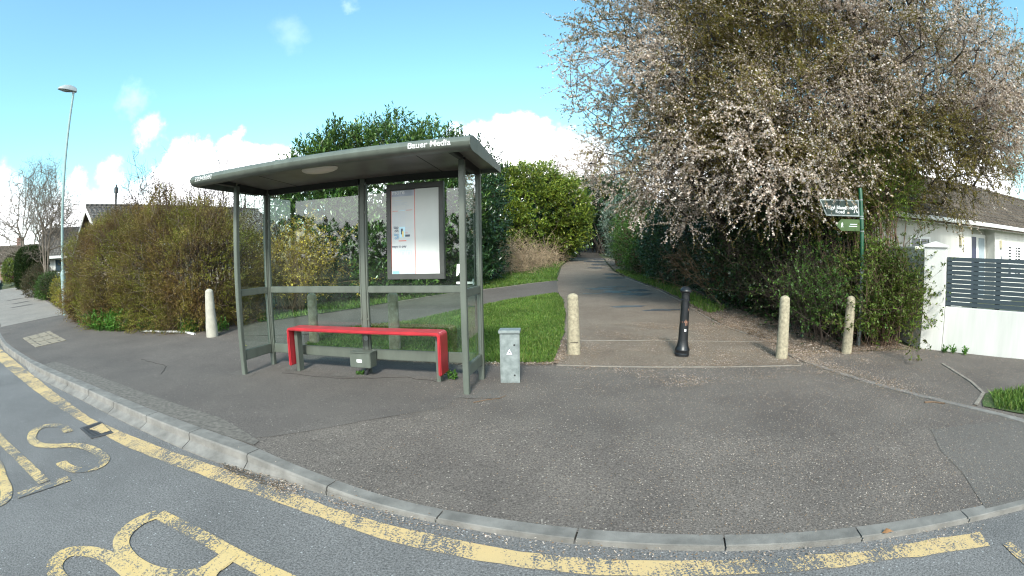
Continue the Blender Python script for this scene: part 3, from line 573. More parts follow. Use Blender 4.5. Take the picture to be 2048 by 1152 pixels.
# covers, drain
def cover(name, label, cat, quad, zf, off, mat): 
    q = [Vector((x,y,0)) for x,y in quad]; c = sum(q, Vector())/4; t = thing(name, label, cat, (c.x, c.y, zf(c.x,c.y)))
    return t, [(v.x-c.x, v.y-c.y) for v in q]
t, q4 = cover('inspection_cover', 'pale concrete inspection cover set in the pavement near the lamp post', 'cover', [(-12.32,7.23),(-12.34,8.3),(-10.25,7.42),(-10.47,6.51)], zp, 0, None)
qv = [Vector((*a, 0)) for a in q4]
def bil(u, v): p = (qv[0]*(1-u)+qv[1]*u)*(1-v) + (qv[3]*(1-u)+qv[2]*u)*v; return p
for i in range(3):
    a = [bil(.03, i/3+.012), bil(.97, i/3+.012), bil(.97, (i+1)/3-.012), bil(.03, (i+1)/3-.012)]; zt = [zp(p.x+t.location.x, p.y+t.location.y)-t.location.z for p in a]; b = MB(); b.add([(p.x,p.y,z-.04) for p, z in zip(a, zt)]+[(p.x,p.y,z+.014) for p, z in zip(a, zt)], [(3,2,1,0),(4,5,6,7),(0,1,5,4),(1,2,6,5),(2,3,7,6),(3,0,4,7)]); o = b.build('slab', 'concrete_cover', t)
    for uu in (.2, .5, .8):
        for vv in (.3, .7): c = bil(uu, (i+vv)/3); zc = zp(c.x+t.location.x, c.y+t.location.y)-t.location.z; MB().box(c.x-.05, c.x+.05, c.y-.018, c.y+.018, zc+.010, zc+.018).build('lifting_slot', 'slot', o)
t, q4 = cover('road_drain', 'iron road drain grating with yellow line painted across it', 'drain', [(-4.83,3.46),(-4.75,3.76),(-4.26,3.53),(-4.39,3.28)], zroad, 0, None); qv = [Vector((*a, 0)) for a in q4]
b = MB()
for (u0,u1,v0,v1) in ((0,1,0,.07),(0,1,.93,1),(0,.1,.07,.93),(.9,1,.07,.93)): b.prism([(p.x,p.y) for p in (bil(u0,v0),bil(u1,v0),bil(u1,v1),bil(u0,v1))], -.02, .0095)
b.build('frame', 'castiron', t)
b = MB(); b.prism([(p.x,p.y) for p in (bil(.1,.07),bil(.9,.07),bil(.9,.93),bil(.1,.93))], -.02, .0065); b.build('grating_bed', 'slot', t)
b = MB()
for i in range(9):
    v = .1+.8*i/8; b.prism([(p.x,p.y) for p in (bil(.1,v-.022),bil(.9,v-.022),bil(.9,v+.022),bil(.1,v+.022))], -.01, .0085)
b.build('grating', 'castiron', t)
b = MB(); b.prism([(p.x,p.y) for p in (bil(.30,.30),bil(.97,.18),bil(.97,.80),bil(.55,.84),bil(.48,.6))], 0, .0112); b.build('paint_patch', 'yellow', t)
# puddles / damp tarmac on the path
_r = np.random.default_rng(77)
for k, (x, y, sx, sy) in enumerate([(3.9,14.3,.45,.35),(3.45,15.0,.55,.3),(3.0,15.9,.45,.22),(4.2,15.3,.3,.3),(3.6,16.4,.5,.16),(4.4,19.8,.4,.5),(4.6,21.6,.35,.5),(2.4,14.6,.35,.10),(4.6,25.8,.5,.5),(5.2,28.5,.5,.7),(5.7,32,.8,.9),(6.6,34.8,.7,.9),(3.0,11.9,.5,.12),(3.7,11.2,.55,.14)]):
    an = np.linspace(0, 2*math.pi, 22, endpoint=False); rr_ = 1+_r.normal(size=22)*.22
    struct(sheet('damp_patch', [(x+sx*q_*math.cos(a), y+sy*q_*math.sin(a)) for a, q_ in zip(an, rr_)], gz, .0105, 'water', .25, seed=k+20))
# sunken repair squares around the shelter feet
for k, (x, y, s) in enumerate([(-.42,5.30,.27), (-3.9,5.98,.22), (-3.2,6.42,.25), (-2.2,6.2,.3)]):
    struct(sheet('footing_patch', [(x-s,y-s*.6),(x+s,y-s*.75),(x+s*.9,y+s*.5),(x-s*.9,y+s*.65)], zp, .0065, 'smooth_tarmac', .1, jag=.012, seed=40+k))

_r = np.random.default_rng(88)
M['crack'] = pmat('crack_dirt', (.03,.026,.022), .95, .3, 10)
for line in ([(-3.3,6.1),(-2.3,5.9),(-1.5,6.05),(-.9,5.8)], [(-6.5,6.4),(-5.6,6.1),(-5.2,5.5)]):
    P_ = []
    for a, b_ in zip(line[:-1], line[1:]):
        for t in np.linspace(0, 1, 9)[:-1]: P_.append((a[0]+(b_[0]-a[0])*t+_r.normal()*.018, a[1]+(b_[1]-a[1])*t+_r.normal()*.018))
    strip('tarmac_crack', P_, .004, 'crack', .0085)
# ------------------------------------------------------------------ bus shelter (local x along its length, y towards the back)
SA = R(-10.8); SO = (-3.85, 5.92)
def sloc(u, v, z=0): return (SO[0]+u*math.cos(SA)-v*math.sin(SA), SO[1]+u*math.sin(SA)+v*math.cos(SA), z)
sh = thing('bus_shelter', 'grey green bus shelter with glass panes and a rounded roof edge on the pavement', 'bus shelter', (SO[0], SO[1], 0), SA)
LN, DP = 3.37, .70
def part(name, mat, fn, parent=sh, bevel=0, smooth=False):
    b = MB(); fn(b); return b.build(name, mat, parent, smooth, bevel)
for (u, v) in ((0,0), (LN,0)): part('post', 'steel', lambda b: b.box(u-.034, u+.034, v-.034, v+.034, -.03, 2.68), bevel=.006)
for u in (0, LN): part('post', 'steel', lambda b: (b.box(u-.036, u+.036, DP-.036, DP+.036, -.03, 2.68)), bevel=.006)
part('post', 'steel', lambda b: b.box(1.735-.036, 1.735+.036, DP-.036, DP+.036, -.03, 2.68), bevel=.006)
# glazing channels beside the rear posts
for u0 in (.052, 1.683, 1.787, LN-.052): part('glazing_bar', 'steel', lambda b: (b.box(u0-.010, u0+.010, DP-.028, DP+.020, .20, 2.60), [b.box(u0-.014, u0+.014, DP-.040, DP-.0285, z, z+.03) for z in (.75, 1.75, 2.2)]), bevel=.003)
for u0 in (0, LN): part('glazing_bar', 'steel', lambda b: (b.box(u0-.022, u0+.022, DP-.062, DP-.040, .20, 2.60), [b.box(u0-.030, u0-.0225, DP-.064, DP-.038, z, z+.03) for z in (.75, 1.75)]), bevel=.003)
# rails
for (a, c) in ((.064, 1.671), (1.799, LN-.064)):
    part('rail', 'steel', lambda b: b.box(a, c, DP-.030, DP+.030, 1.12, 1.215), bevel=.008)
    part('rail', 'steel', lambda b: b.box(a, c, DP-.026, DP+.026, .205, .345), bevel=.008)
    part('header', 'steel_shade', lambda b: b.box(a, c, DP-.030, DP+.030, 2.60, 2.745), bevel=.005)
for u in (0, LN):
    part('rail', 'steel', lambda b: b.box(u-.028, u+.028, .036, DP-.064, 1.12, 1.215), bevel=.008)
    part('rail', 'steel', lambda b: b.box(u-.028, u+.028, .036, DP-.064, .205, .345), bevel=.008)
    part('header', 'steel_shade', lambda b: b.box(u-.028, u+.028, -.036, DP-.037, 2.62 if 0 else 2.60, 2.745) if 0 else b.box(u-.028, u+.028, .036, DP-.037, 2.60, 2.745), bevel=.005)
    part('header', 'steel_shade', lambda b: b.box(u-.030, u+.030, -.50, -.036, 2.675, 2.745), bevel=.005)
# glass
for (a, c) in ((.062, 1.673), (1.797, LN-.062)):
    for (z0, z1) in ((1.2155, 2.5995), (.3455, 1.1195)): part('glass_pane', 'glass', lambda b: b.box(a, c, DP-.004, DP+.004, z0, z1))
for u in (0, LN):
    for (z0, z1) in ((1.2155, 2.5995), (.3455, 1.1195)): part('glass_pane', 'glass', lambda b: b.box(u-.004, u+.004, .0345, DP-.0615, z0, z1))
# roof
prof = [(.785,2.640),(.785,2.712),(.3,2.752),(-.2,2.790),(-.48,2.806),(-.56,2.803),(-.615,2.788),(-.652,2.760),(-.668,2.727),(-.660,2.694),(-.632,2.668),(-.59,2.654),(-.53,2.650),(-.505,2.660),(-.505,2.745),(.735,2.693),(.735,2.640)]
roof = part('roof', 'steel', lambda b: b.extrude_x(prof, -.285, 3.645), smooth=True)
for (x0, x1) in ((-.292, -.286), (3.646, 3.652)):
    part('end_cap', 'steel', lambda b: b.extrude_x([(.79,2.636),(.79,2.716),(.3,2.756),(-.2,2.794),(-.48,2.810),(-.562,2.807),(-.618,2.791),(-.656,2.762),(-.672,2.727),(-.664,2.692),(-.635,2.664),(-.59,2.649),(-.53,2.645),(-.2,2.642)], x0, x1), roof)
part('soffit', 'soffit', lambda b: b.extrude_x([(.72,2.6885),(-.50,2.739),(-.50,2.735),(.72,2.6845)], -.27, 3.63), roof)
for x in (.62, 2.9): part('soffit_joint', 'slot', lambda b: b.extrude_x([(.70,2.6846),(-.49,2.7339),(-.49,2.7325),(.70,2.6832)], x, x+.012), roof)
part('ceiling_light', 'lampglass', lambda b: b.add([(1.56+.26*math.cos(t)*math.cos(p), -.13+.15*math.sin(t)*math.cos(p), 2.715-.055*math.sin(p)) for p in np.linspace(-.35, 1.57, 7) for t in np.linspace(0, 2*math.pi, 28, endpoint=False)],
     [(j*28+k, j*28+(k+1)%28, (j+1)*28+(k+1)%28, (j+1)*28+k) for j in range(6) for k in range(28)]), roof, smooth=True)
for x in (.40, .53): part('lifting_lug', 'slot', lambda b: b.box(x,x+.07,-.36,-.30,2.80,2.838), roof, bevel=.008)
# lettering follows the rounded edge at its steepest part
def nose(u, z, txt, size, name, bold):
    v = float(np.interp(z, [2.694,2.727,2.760,2.788], [-.660,-.668,-.652,-.615])); tilt = 0
    mt = Matrix.Translation((u, v-.0035, z)) @ Matrix.Rotation(R(72), 4, 'X')
    o = text_mesh(name, txt, size, 'letter', roof, mt, 'CENTER', .0015, bold)
    bm = bmesh.new(); bm.from_mesh(o.data)
    for zc in np.arange(2.66, 2.80, .006): bmesh.ops.bisect_plane(bm, geom=bm.verts[:]+bm.edges[:]+bm.faces[:], plane_co=(0,0,zc), plane_no=(0,0,1))
    bm.to_mesh(o.data); bm.free()
    for vx in o.data.vertices:               # wrap on the nose
        zz = min(max(vx.co.z, 2.66), 2.80); vx.co.y = float(np.interp(zz, [2.654,2.668,2.694,2.727,2.760,2.788,2.803], [-.59,-.632,-.660,-.668,-.652,-.615,-.56])) - .003 + 0
    return o
nose(-.02, 2.726, '22040080', .088, 'number_lettering', .0006)
nose(3.22, 2.726, 'Bauer Media', .092, 'roof_lettering', .0022)
# timetable case on the back glass
cs = part('notice_case', 'case', lambda b: (b.box(2.128,2.932,.625,.692,1.302,1.372), b.box(2.128,2.932,.625,.692,2.488,2.556), b.box(2.128,2.192,.625,.692,1.372,2.488), b.box(2.868,2.932,.625,.692,1.372,2.488), b.box(2.19,2.87,.655,.69,1.37,2.49)), bevel=.004)
part('printed_sheet', 'paper', lambda b: b.box(2.192,2.528,.640,.654,1.373,2.470), cs)
part('blank_sheet', 'paper_blank', lambda b: b.box(2.536,2.866,.642,.654,1.373,2.478), cs)
part('red_margin', 'ink_red', lambda b: (b.box(2.5285,2.5355,.639,.653,1.373,2.474), b.box(2.1925,2.199,.6385,.6395,1.44,2.47)), cs)
def ink(nm, mat, rects):
    for q_ in ([[r] for r in rects] if len(rects) < 7 else [rects]): ink1(nm, mat, q_)
def ink1(nm, mat, rects): part(nm, mat, lambda b: [b.box(x0,x1,.6375,.6395,z0,z1) for x0,x1,z0,z1 in rects], cs)
ink('print_header', 'ink_lilac', [(2.200,2.527,2.392,2.468)])
ink('print_footer', 'ink_lilac', [(2.300,2.527,1.376,1.412)]); ink('print_footer', 'ink_blue', [(2.200,2.299,1.376,1.412)])
for txt, x, z, s, mt, al in (('more', 2.30, 2.445, .085, 'letter', 'CENTER'), ('tap', 2.300, 1.985, .056, 'ink', 'RIGHT'), ('on', 2.300, 1.940, .056, 'ink', 'RIGHT'), ('tap', 2.300, 1.893, .056, 'ink_blue', 'RIGHT'), ('off', 2.300, 1.845, .056, 'ink_blue', 'RIGHT'), ('ways to pay', 2.305, 1.735, .044, 'ink', 'CENTER')):
    text_mesh('lettering', txt, s, mt, cs, upright(x, .6365, z), al, .0008, .0006)
ink('route_bars', 'ink_red', [(2.215,2.292,2.196,2.202), (2.300,2.41,1.800,1.812), (2.39,2.43,1.905,1.910)]); ink('route_bars', 'ink_sky', [(2.312,2.395,2.198,2.204)]); ink('route_bars', 'ink_red', [(2.415,2.50,2.201,2.207)])
ink('route_lines', 'ink_pale', [(2.215,2.27,2.258,2.261),(2.267,2.270,2.215,2.26),(2.27,2.41,2.215,2.218),(2.408,2.411,2.215,2.265),(2.41,2.45,2.262,2.265)] + [(2.222,2.234,z,z+.006) for z in np.arange(1.98,2.185,.014)] + [(2.318,2.334,z,z+.006) for z in np.arange(2.0,2.19,.014)] + [(2.418,2.428,z,z+.006) for z in np.arange(2.11,2.19,.014)] + [(2.22,2.36,2.335,2.343)])
ink1('small_print', 'ink_pale', [(2.215+.0, 2.215+l_, z, z+.005) for z, l_ in zip(np.arange(2.275,2.33,.013), (.20,.17,.21,.12))] + [(2.24, 2.30, z, z+.004) for z in np.arange(1.985,2.18,.014)] + [(2.34, 2.40, z, z+.004) for z in np.arange(2.005,2.18,.014)] + [(2.40, 2.47, z, z+.004) for z in (1.968,1.978,1.90,1.912,1.922)] + [(2.225, 2.29, 1.578, 1.585), (2.325, 2.38, 1.578, 1.585), (2.415, 2.475, 1.578, 1.585), (2.215, 2.40, 1.425, 1.430)])
ink('phone_picture', 'ink_sky', [(2.312,2.395,1.85,1.99)])
part('phone_picture', 'ink', lambda b: b.box(2.335,2.362,.6365,.6374,1.89,1.965), cs); part('phone_picture', 'ink_yellow', lambda b: b.box(2.352,2.374,.6355,.6364,1.855,1.93), cs)
ink('print_blocks', 'ink', [(2.395,2.462,1.858,1.885)]); ink('print_blocks', 'ink_pale', [(2.40,2.455,1.955,1.962),(2.40,2.445,1.935,1.941),(2.40,2.475,1.818,1.824),(2.395,2.48,1.548,1.554)])
for x in (2.225, 2.318, 2.408): ink('pay_icon', 'ink_sky', [(x,x+.072,1.600,1.604),(x,x+.072,1.676,1.680),(x,x+.004,1.604,1.676),(x+.068,x+.072,1.604,1.676),(x+.022,x+.05,1.622,1.658)])
# torn notice, meter box, disc
part('torn_notice', 'white', lambda b: b.extrude_y([(3.07,1.232),(3.34,1.232),(3.34,1.262),(3.07,1.262)], .688, .692)); part('torn_notice', 'white', lambda b: b.extrude_y([(3.07,1.33),(3.10,1.35),(3.13,1.42),(3.165,1.46),(3.15,1.49),(3.08,1.485),(3.075,1.4)], .688, .692))
part('torn_notice', 'white', lambda b: b.box(LN-.012,LN-.005,.42,.455,1.235,1.31))
bx = part('meter_box', 'steel', lambda b: b.box(1.575,1.895,.455,.645,.125,.325), bevel=.008)
part('box_lid', 'steel', lambda b: b.box(1.567,1.903,.447,.653,.3255,.340), bx, bevel=.005)
part('sticker', 'letter', lambda b: b.box(1.685,1.765,.4525,.4545,.200,.240), bx)
part('sticker_print', 'ink_blue', lambda b: [b.box(1.70+.011*i,1.707+.011*i,.4515,.4524,.212,.226) for i in range(5)], bx)
part('cable_duct', 'rubber', lambda b: b.tube([(1.76,.56,-.05),(1.765,.555,.03),(1.80,.56,.08),(1.83,.57,.15)], .028, 10), bx, smooth=True)
part('inspection_disc', 'galv', lambda b: b.add([(1.735+.036*math.cos(t), .664-dd, .50+.036*math.sin(t)) for dd in (.001,.005) for t in np.linspace(0,2*math.pi,20,endpoint=False)], [tuple(range(20,40))]+[(i,(i+1)%20,20+(i+1)%20,20+i) for i in range(20)]))
# ------------------------------------------------------------------ red bench
be = thing('bench', 'narrow red perch bench with folded ends inside the bus shelter', 'bench', sloc(1.78,.50), SA)
def U(z0, w_, x0, x1, r=.05):      # outline of the folded seat in xz: outside then inside
    o = [(x0, z0[0])]; o += [(x0+r-r*math.cos(a), z0[1]-r+r*math.sin(a)) for a in np.linspace(0,math.pi/2,7)]; o += [(x1-r+r*math.sin(a), z0[1]-r+r*math.cos(a)) for a in np.linspace(0,math.pi/2,7)]; o += [(x1, z0[0])]; return o
def seat(b):
    o = U((.105,.655), 0, -1.185, 1.165, .055); i = U((.105,.612), 0, -1.145, 1.125, .022); n = len(o)
    for y0, y1 in ((-.165,.135),):
        V = [(x,y0,z) for x,z in o]+[(x,y0,z) for x,z in i]+[(x,y1,z) for x,z in o]+[(x,y1,z) for x,z in i]
        F = [(k,k+1,n+k+1,n+k) for k in range(n-1)]+[(2*n+k+1,2*n+k,3*n+k,3*n+k+1) for k in range(n-1)]+[(k+1,k,2*n+k,2*n+k+1) for k in range(n-1)]+[(n+k,n+k+1,3*n+k+1,3*n+k) for k in range(n-1)]+[(0,n,3*n,2*n),(n-1,3*n-1,4*n-1,2*n-1)]
        b.add(V, F)
part('seat', 'red', seat, be, bevel=.012, smooth=True)
for x in (-1.105, 1.085): part('leg', 'steel', lambda b: b.box(x-.028, x+.028, -.05, .07, -.03, .611), be, bevel=.005)
# ------------------------------------------------------------------ bollards
def conc_prof(h, rb, rt):
    p = [(rb, -.06), (rb, .02), (rb*.99, .2*h)]; p += [(rb+(rt-rb)*t, h*t*.95) for t in (.4,.6,.8)]; zc = h-rt*.78
    p += [(rt*math.cos(a), zc+rt*.78*math.sin(a)) for a in np.linspace(0,1.5,7)]; return p
def bollard(x, y, h, rb, rt, mat, label, tilt=(0,0), groove=None):
    o = MB().lathe(conc_prof(h, rb, rt), 28).build('concrete_bollard', mat, None, True)
    o.location = (x, y, zp(x,y)+.004); o.rotation_euler = (tilt[0], tilt[1], 0); tag(o, label, 'bollard', 'round topped concrete bollards')
    if groove:
        g = MB(); r = rb*1.004
        for z0, z1, a0, a1 in groove: g.add([(r*math.cos(a), r*math.sin(a), z) for z in (z0,z1) for a in np.linspace(a0,a1,8)], [(k,k+1,9+k,8+k) for k in range(7)])
        g.build('groove', 'groove', o)
    return o
bollard(-6.32, 8.53, 1.0, .135, .092, 'bollard_pale', 'pale whitish concrete bollard in front of the brown hedge, left of the bus shelter')
bollard(-3.63, 8.08, .93, .098, .086, 'bollard_mossy', 'mossy concrete bollard seen through the left half of the shelter glass')
bollard(-1.95, 7.58, .98, .098, .088, 'bollard_mossy', 'mossy concrete bollard seen through the shelter glass below the timetable case')
bollard(.95, 7.26, .95, .104, .086, 'bollard', 'sandy concrete bollard with a cut groove at the corner of the grass patch', (0,-.02), [(.19,.202,-2.2,-1.0)])
bollard(4.10, 6.33, .96, .098, .080, 'bollard', 'sandy concrete bollard on the tarmac, just right of the black iron bollard', (0,.01))
bollard(5.40, 6.25, .93, .092, .078, 'bollard', 'sandy concrete bollard standing against the leafy shrub below the fingerpost', (0,.03))
ib = thing('iron_bollard', 'black cast iron bollard with a scraped band and small white sticker in the path', 'bollard', (2.60, 6.88, gz(2.6,6.88)+.006)); ib.rotation_euler = (0, R(2.4), 0)
part('shaft', 'iron', lambda b: b.lathe([(.120,-.05),(.120,.035),(.112,.045),(.112,.075),(.118,.085),(.118,.10),(.108,.115),(.094,.155),(.084,.20),(.078,.25),(.072,.5),(.066,.80),(.065,.845),(.074,.852),(.074,.866),(.065,.874),(.064,.95),(.070,.955),(.070,.97)], 28), ib, smooth=True)
part('cap', 'iron', lambda b: b.lathe([(.07,.9705),(.090,.978),(.096,.992),(.096,1.004),(.085,1.018),(.068,1.042),(.045,1.06),(.018,1.068),(.004,1.069)], 28), ib, smooth=True)
def patch(b, r0, z0, z1, a0, a1, sl=0): b.add([((r0)*math.cos(a), (r0)*math.sin(a), z+sl*(a-a0)) for z in (z0,z1) for a in np.linspace(a0,a1,6)], [(k,k+1,7+k,6+k) for k in range(5)])
for a_ in ((.0722,.520,.532,-2.8,-.5,.004), (.0724,.46,.565,-1.62,-1.52), (.0726,.475,.535,-1.32,-1.22), (.0690,.70,.725,-1.1,-.95,.1)): part('scrape', 'rust', lambda b: patch(b, *a_), ib)
part('sticker', 'letter', lambda b: patch(b,.0752,.385,.420,-1.78,-1.38), ib)
# ------------------------------------------------------------------ grey cabinet
cx, cy, _ = sloc(3.755,.66)
cb = thing('utility_cabinet', 'small galvanised utility cabinet with a triangular warning sign beside the shelter', 'cabinet', (cx, cy, 0), SA+R(6))
part('body', 'galv', lambda b: b.box(-.118,.118,-.095,.095,-.02,.628), cb, bevel=.005)
part('lid', 'galv', lambda b: b.box(-.134,.134,-.118,.108,.629,.668), cb, bevel=.006)
dr = part('door', 'galv', lambda b: b.box(-.103,.103,-.104,-.0955,.012,.615), cb, bevel=.003)
for z in (.485,.10): part('lock', 'slot', lambda b: b.add([(.062+.012*math.cos(t), yy_, z+.012*math.sin(t)) for yy_ in (-.1045,-.108) for t in np.linspace(0,2*math.pi,12,endpoint=False)], [tuple(range(12,24))]+[(i,(i+1)%12,12+(i+1)%12,12+i) for i in range(12)]), dr)
sg = part('warning_sign', 'ink', lambda b: b.extrude_y([(-.046,.360),(.046,.360),(0,.446)], -.1062,-.1045), dr)
part('warning_face', 'letter', lambda b: b.extrude_y([(-.038,.366),(.038,.366),(0,.436)], -.1070,-.1063), sg)
part('warning_symbol', 'ink', lambda b: (b.extrude_y([(-.004,.40),(.012,.412),(.006,.400),(.014,.396),(-.010,.376),(-.003,.390),(-.014,.389)], -.1076,-.1071)), sg)
part('hinge', 'galv', lambda b: b.box(.1185,.126,-.10,-.085,.0,.62), cb, bevel=.002)
# ------------------------------------------------------------------ lamp post
lx, ly = -15.0, 10.9; lp = thing('lamp_post', 'tall pale green street lamp post at the left end of the brown hedge', 'street lamp', (lx, ly, gz(lx,ly)))
part('base', 'lamp_post', lambda b: b.lathe([(.100,-.1),(.100,1.36),(.092,1.42),(.058,1.50)], 20), lp, smooth=True)
part('base_door', 'lantern', lambda b: b.add([((.1025)*math.cos(a),(.1025)*math.sin(a),z) for z in (.45,1.0) for a in np.linspace(-1.3,-.4,6)], [(k,k+1,7+k,6+k) for k in range(5)]), lp)
part('pole', 'lamp_post', lambda b: b.lathe([(.057,1.5005),(.050,4.5),(.043,7.66)], 16), lp, smooth=True)
da = math.atan2(-.80, -.60)
def lant(pr, z0, up):
    b = MB(); n = 20; rings = []
    for t, w_, h_ in pr:
        rings.append([(t, w_*math.cos(a), z0 + (h_*math.sin(a) if up else -h_*math.sin(a))) for a in np.linspace(0, math.pi, n)])
    V = [p for r in rings for p in r]; b.add(V, [(j*n+k, j*n+k+1, (j+1)*n+k+1, (j+1)*n+k) for j in range(len(pr)-1) for k in range(n-1)] + [(j*n, (j+1)*n, (j+1)*n+n-1, j*n+n-1) for j in range(len(pr)-1)]); return b
ln_ = lant([(-.12,.03,.03),(-.10,.09,.12),(.0,.11,.18),(.2,.15,.22),(.42,.155,.19),(.60,.11,.11),(.68,.02,.03)], 0, True).build('lantern', 'lantern', lp, True)
ln_.matrix_local = Matrix.Translation((0,0,7.70)) @ Matrix.Rotation(da, 4, 'Z') @ Matrix.Rotation(R(-6), 4, 'Y')
lant([(.06,.02,.01),(.10,.085,.035),(.3,.10,.06),(.48,.09,.05),(.55,.02,.01)], -.003, False).build('lens', 'lens', ln_, True)
part('collar', 'lantern', lambda b: b.lathe([(.048,-.09),(.05,.02),(.03,.03)], 14), ln_, smooth=True)
# ------------------------------------------------------------------ fingerpost
fx, fy = 6.02, 6.64; fp = thing('fingerpost', 'green footpath fingerpost with two pointed boards standing in the shrub', 'signpost', (fx, fy, gz(fx,fy)))
part('pole', 'pole_green', lambda b: b.lathe([(.038,1.35),(.038,2.72),(.03,2.74)], 16), fp, smooth=True)
part('lower_pole', 'galv', lambda b: b.lathe([(.0385,-.1),(.0385,1.3495)], 16), fp, smooth=True)
BA = R(180-152)   # boards point away to the left
def board(zc, L_, h_, mat, edge, name):
    br = [(-.045,zc-h_/2),(-.045,zc+h_/2),(-L_+h_*.55,zc+h_/2),(-L_,zc),(-L_+h_*.55,zc-h_/2)]
    sq = [(-.045,zc-h_/2),(-.045,zc+h_/2),(-L_,zc+h_/2),(-L_+h_*.42,zc-h_/2)]
    pts = sq if name == 'big' else br
    o = MB().extrude_y(pts, -.010, .010).build('sign_board', edge, fp); o.matrix_local = Matrix.Rotation(BA_, 4, 'Z')
    c = (sum(p[0] for p in pts)/len(pts), zc); ins = [(c[0]+(x-c[0])*.93, c[1]+(z-c[1])*.84) for x, z in pts]
    MB().extrude_y(ins, -.0125, -.0102).build('sign_face', mat, o); return o
BA_ = R(-20)
o = board(2.385, .82, .285, 'sign_green', 'galv', 'big')
text_mesh('lettering', 'Nigyl Blandford', .085, 'letter', o, upright(-.43,-.0135,2.385), 'CENTER', .0008, .001)
text_mesh('lettering', 'Road', .085, 'letter', o, upright(-.43,-.0135,2.315), 'CENTER', .0008, .001)
def walker(b, x, z, s):
    for pl in ([(0,.9),(.12,.9),(.12,1.02),(0,1.02)], [(-.05,.5),(.15,.5),(.17,.86),(-.02,.86)], [(-.05,.5),(.05,.5),(-.12,0),(-.22,0)], [(.05,.5),(.15,.5),(.30,.02),(.2,0)], [(.15,.82),(.17,.7),(.34,.55),(.36,.62)], [(-.02,.84),(-.02,.7),(-.2,.5),(-.22,.58)]):
        b.extrude_y([(x+a*s, z+c*s) for a, c in pl], -.0145, -.0127)
b = MB(); walker(b, -.125, 2.30, .15); b.build('walking_figure', 'letter', o)
o = board(2.09, .52, .20, 'sign_lime', 'sign_lime', 'small')
b = MB(); walker(b, -.40, 2.05, .085); b.build('walking_figure', 'letter', o)
MB().extrude_y([(-.24,2.10),(-.10,2.10),(-.10,2.112),(-.24,2.112)], -.0135, -.0126).build('faded_print', 'ink_pale', o)
MB().extrude_y([(-.26,2.065),(-.10,2.065),(-.10,2.077),(-.26,2.077)], -.0135, -.0126).build('faded_print', 'ink_pale', o)
for z in (2.52, 2.235, 2.20, 1.98): part('clamp', 'galv', lambda b: b.lathe([(.042,z),(.042,z+.02)], 16), fp)
# ------------------------------------------------------------------ garden wall with pillar, slat fence
wa = math.atan2(-1.69, 1.10); W0 = (7.06, 5.96)
gw = thing('garden_wall', 'white rendered garden wall with a capped end pillar at the right edge', 'wall', (W0[0], W0[1], 0), wa)
# local x runs along the road front, local +y is the garden side
part('front_wall', 'render', lambda b: b.box(.405, 7.0, .05, .25, -.2, .755), gw, bevel=.012)
pi = part('pillar', 'render', lambda b: b.box(-.03, .40, 0, .40, -.2, 1.745), gw, bevel=.012)
part('cap', 'render', lambda b: b.add([(-.06,-.03,1.746),(.43,-.03,1.746),(.43,.43,1.746),(-.06,.43,1.746),(-.06,-.03,1.785),(.43,-.03,1.785),(.43,.43,1.785),(-.06,.43,1.785),(.185,.20,1.86)], [(3,2,1,0),(0,1,5,4),(1,2,6,5),(2,3,7,6),(3,0,4,7),(4,5,8),(5,6,8),(6,7,8),(7,4,8)]), pi, bevel=.006)
rw = thing('side_wall', 'rendered wall tinted greenish for shade behind the shrub, joined to the white pillar', 'wall', (W0[0], W0[1], 0), math.atan2(1, .36))
part('wall', 'render_shade_tint', lambda b: b.box(.06, 6.5, -.24, -.03, -.2, 1.72), rw, bevel=.008)
part('coping', 'render_shade_tint', lambda b: b.box(.42, 6.5, -.27, 0, 1.721, 1.765), rw, bevel=.008)
sf = thing('slat_fence', 'slate grey horizontal slat fence panel on top of the white garden wall', 'fence', (W0[0], W0[1], 0), wa)
NS = 11; pit = (1.60-.775)/NS
part('slat_panel', 'fence', lambda b: [b.box(.42, 6.9, .09, .112, .775+i*pit,   .775+i*pit+pit-.0095) for i in range(NS)], sf, bevel=.002)
for x in (.46, .98, 1.42, 2.6, 4.2, 6.0): part('fence_post', 'fence', lambda b: b.box(x-.05, x+.05, .1125, .165, .758, 1.592), sf, bevel=.003)
# ------------------------------------------------------------------ houses
def uvbox(o, scale=1.0):
    me = o.data; uv = me.uv_layers.new(name='UV')
    for p in me.polygons:
        n = p.normal; a = Vector((-n.y, n.x, 0)); a = a.normalized() if a.length > 1e-3 else Vector((1,0,0)); b_ = n.cross(a)
        for li in p.loop_indices: v = me.vertices[me.loops[li].vertex_index].co; uv.data[li].uv = (v.dot(a)*scale, v.dot(b_)*scale)
    return o
def gable_roof(b, x0, x1, y0, y1, ze, zr, ov=.35, th=.10):
    ym = (y0+y1)/2; sl = (zr-ze)/(ym-y0)
    for s in (0, 1):
        ya = y0-ov if s == 0 else y1+ov; za = ze-ov*sl
        q = [(x0-ov,ya,za),(x1+ov,ya,za),(x1+ov,ym,zr),(x0-ov,ym,zr)]; V = q+[(x,y,z-th) for x,y,z in q]
        F = [(0,1,2,3),(7,6,5,4),(0,4,5,1),(1,5,6,2),(3,2,6,7),(0,3,7,4)]
        b.add(V, [f if s == 0 else f[::-1] for f in F])
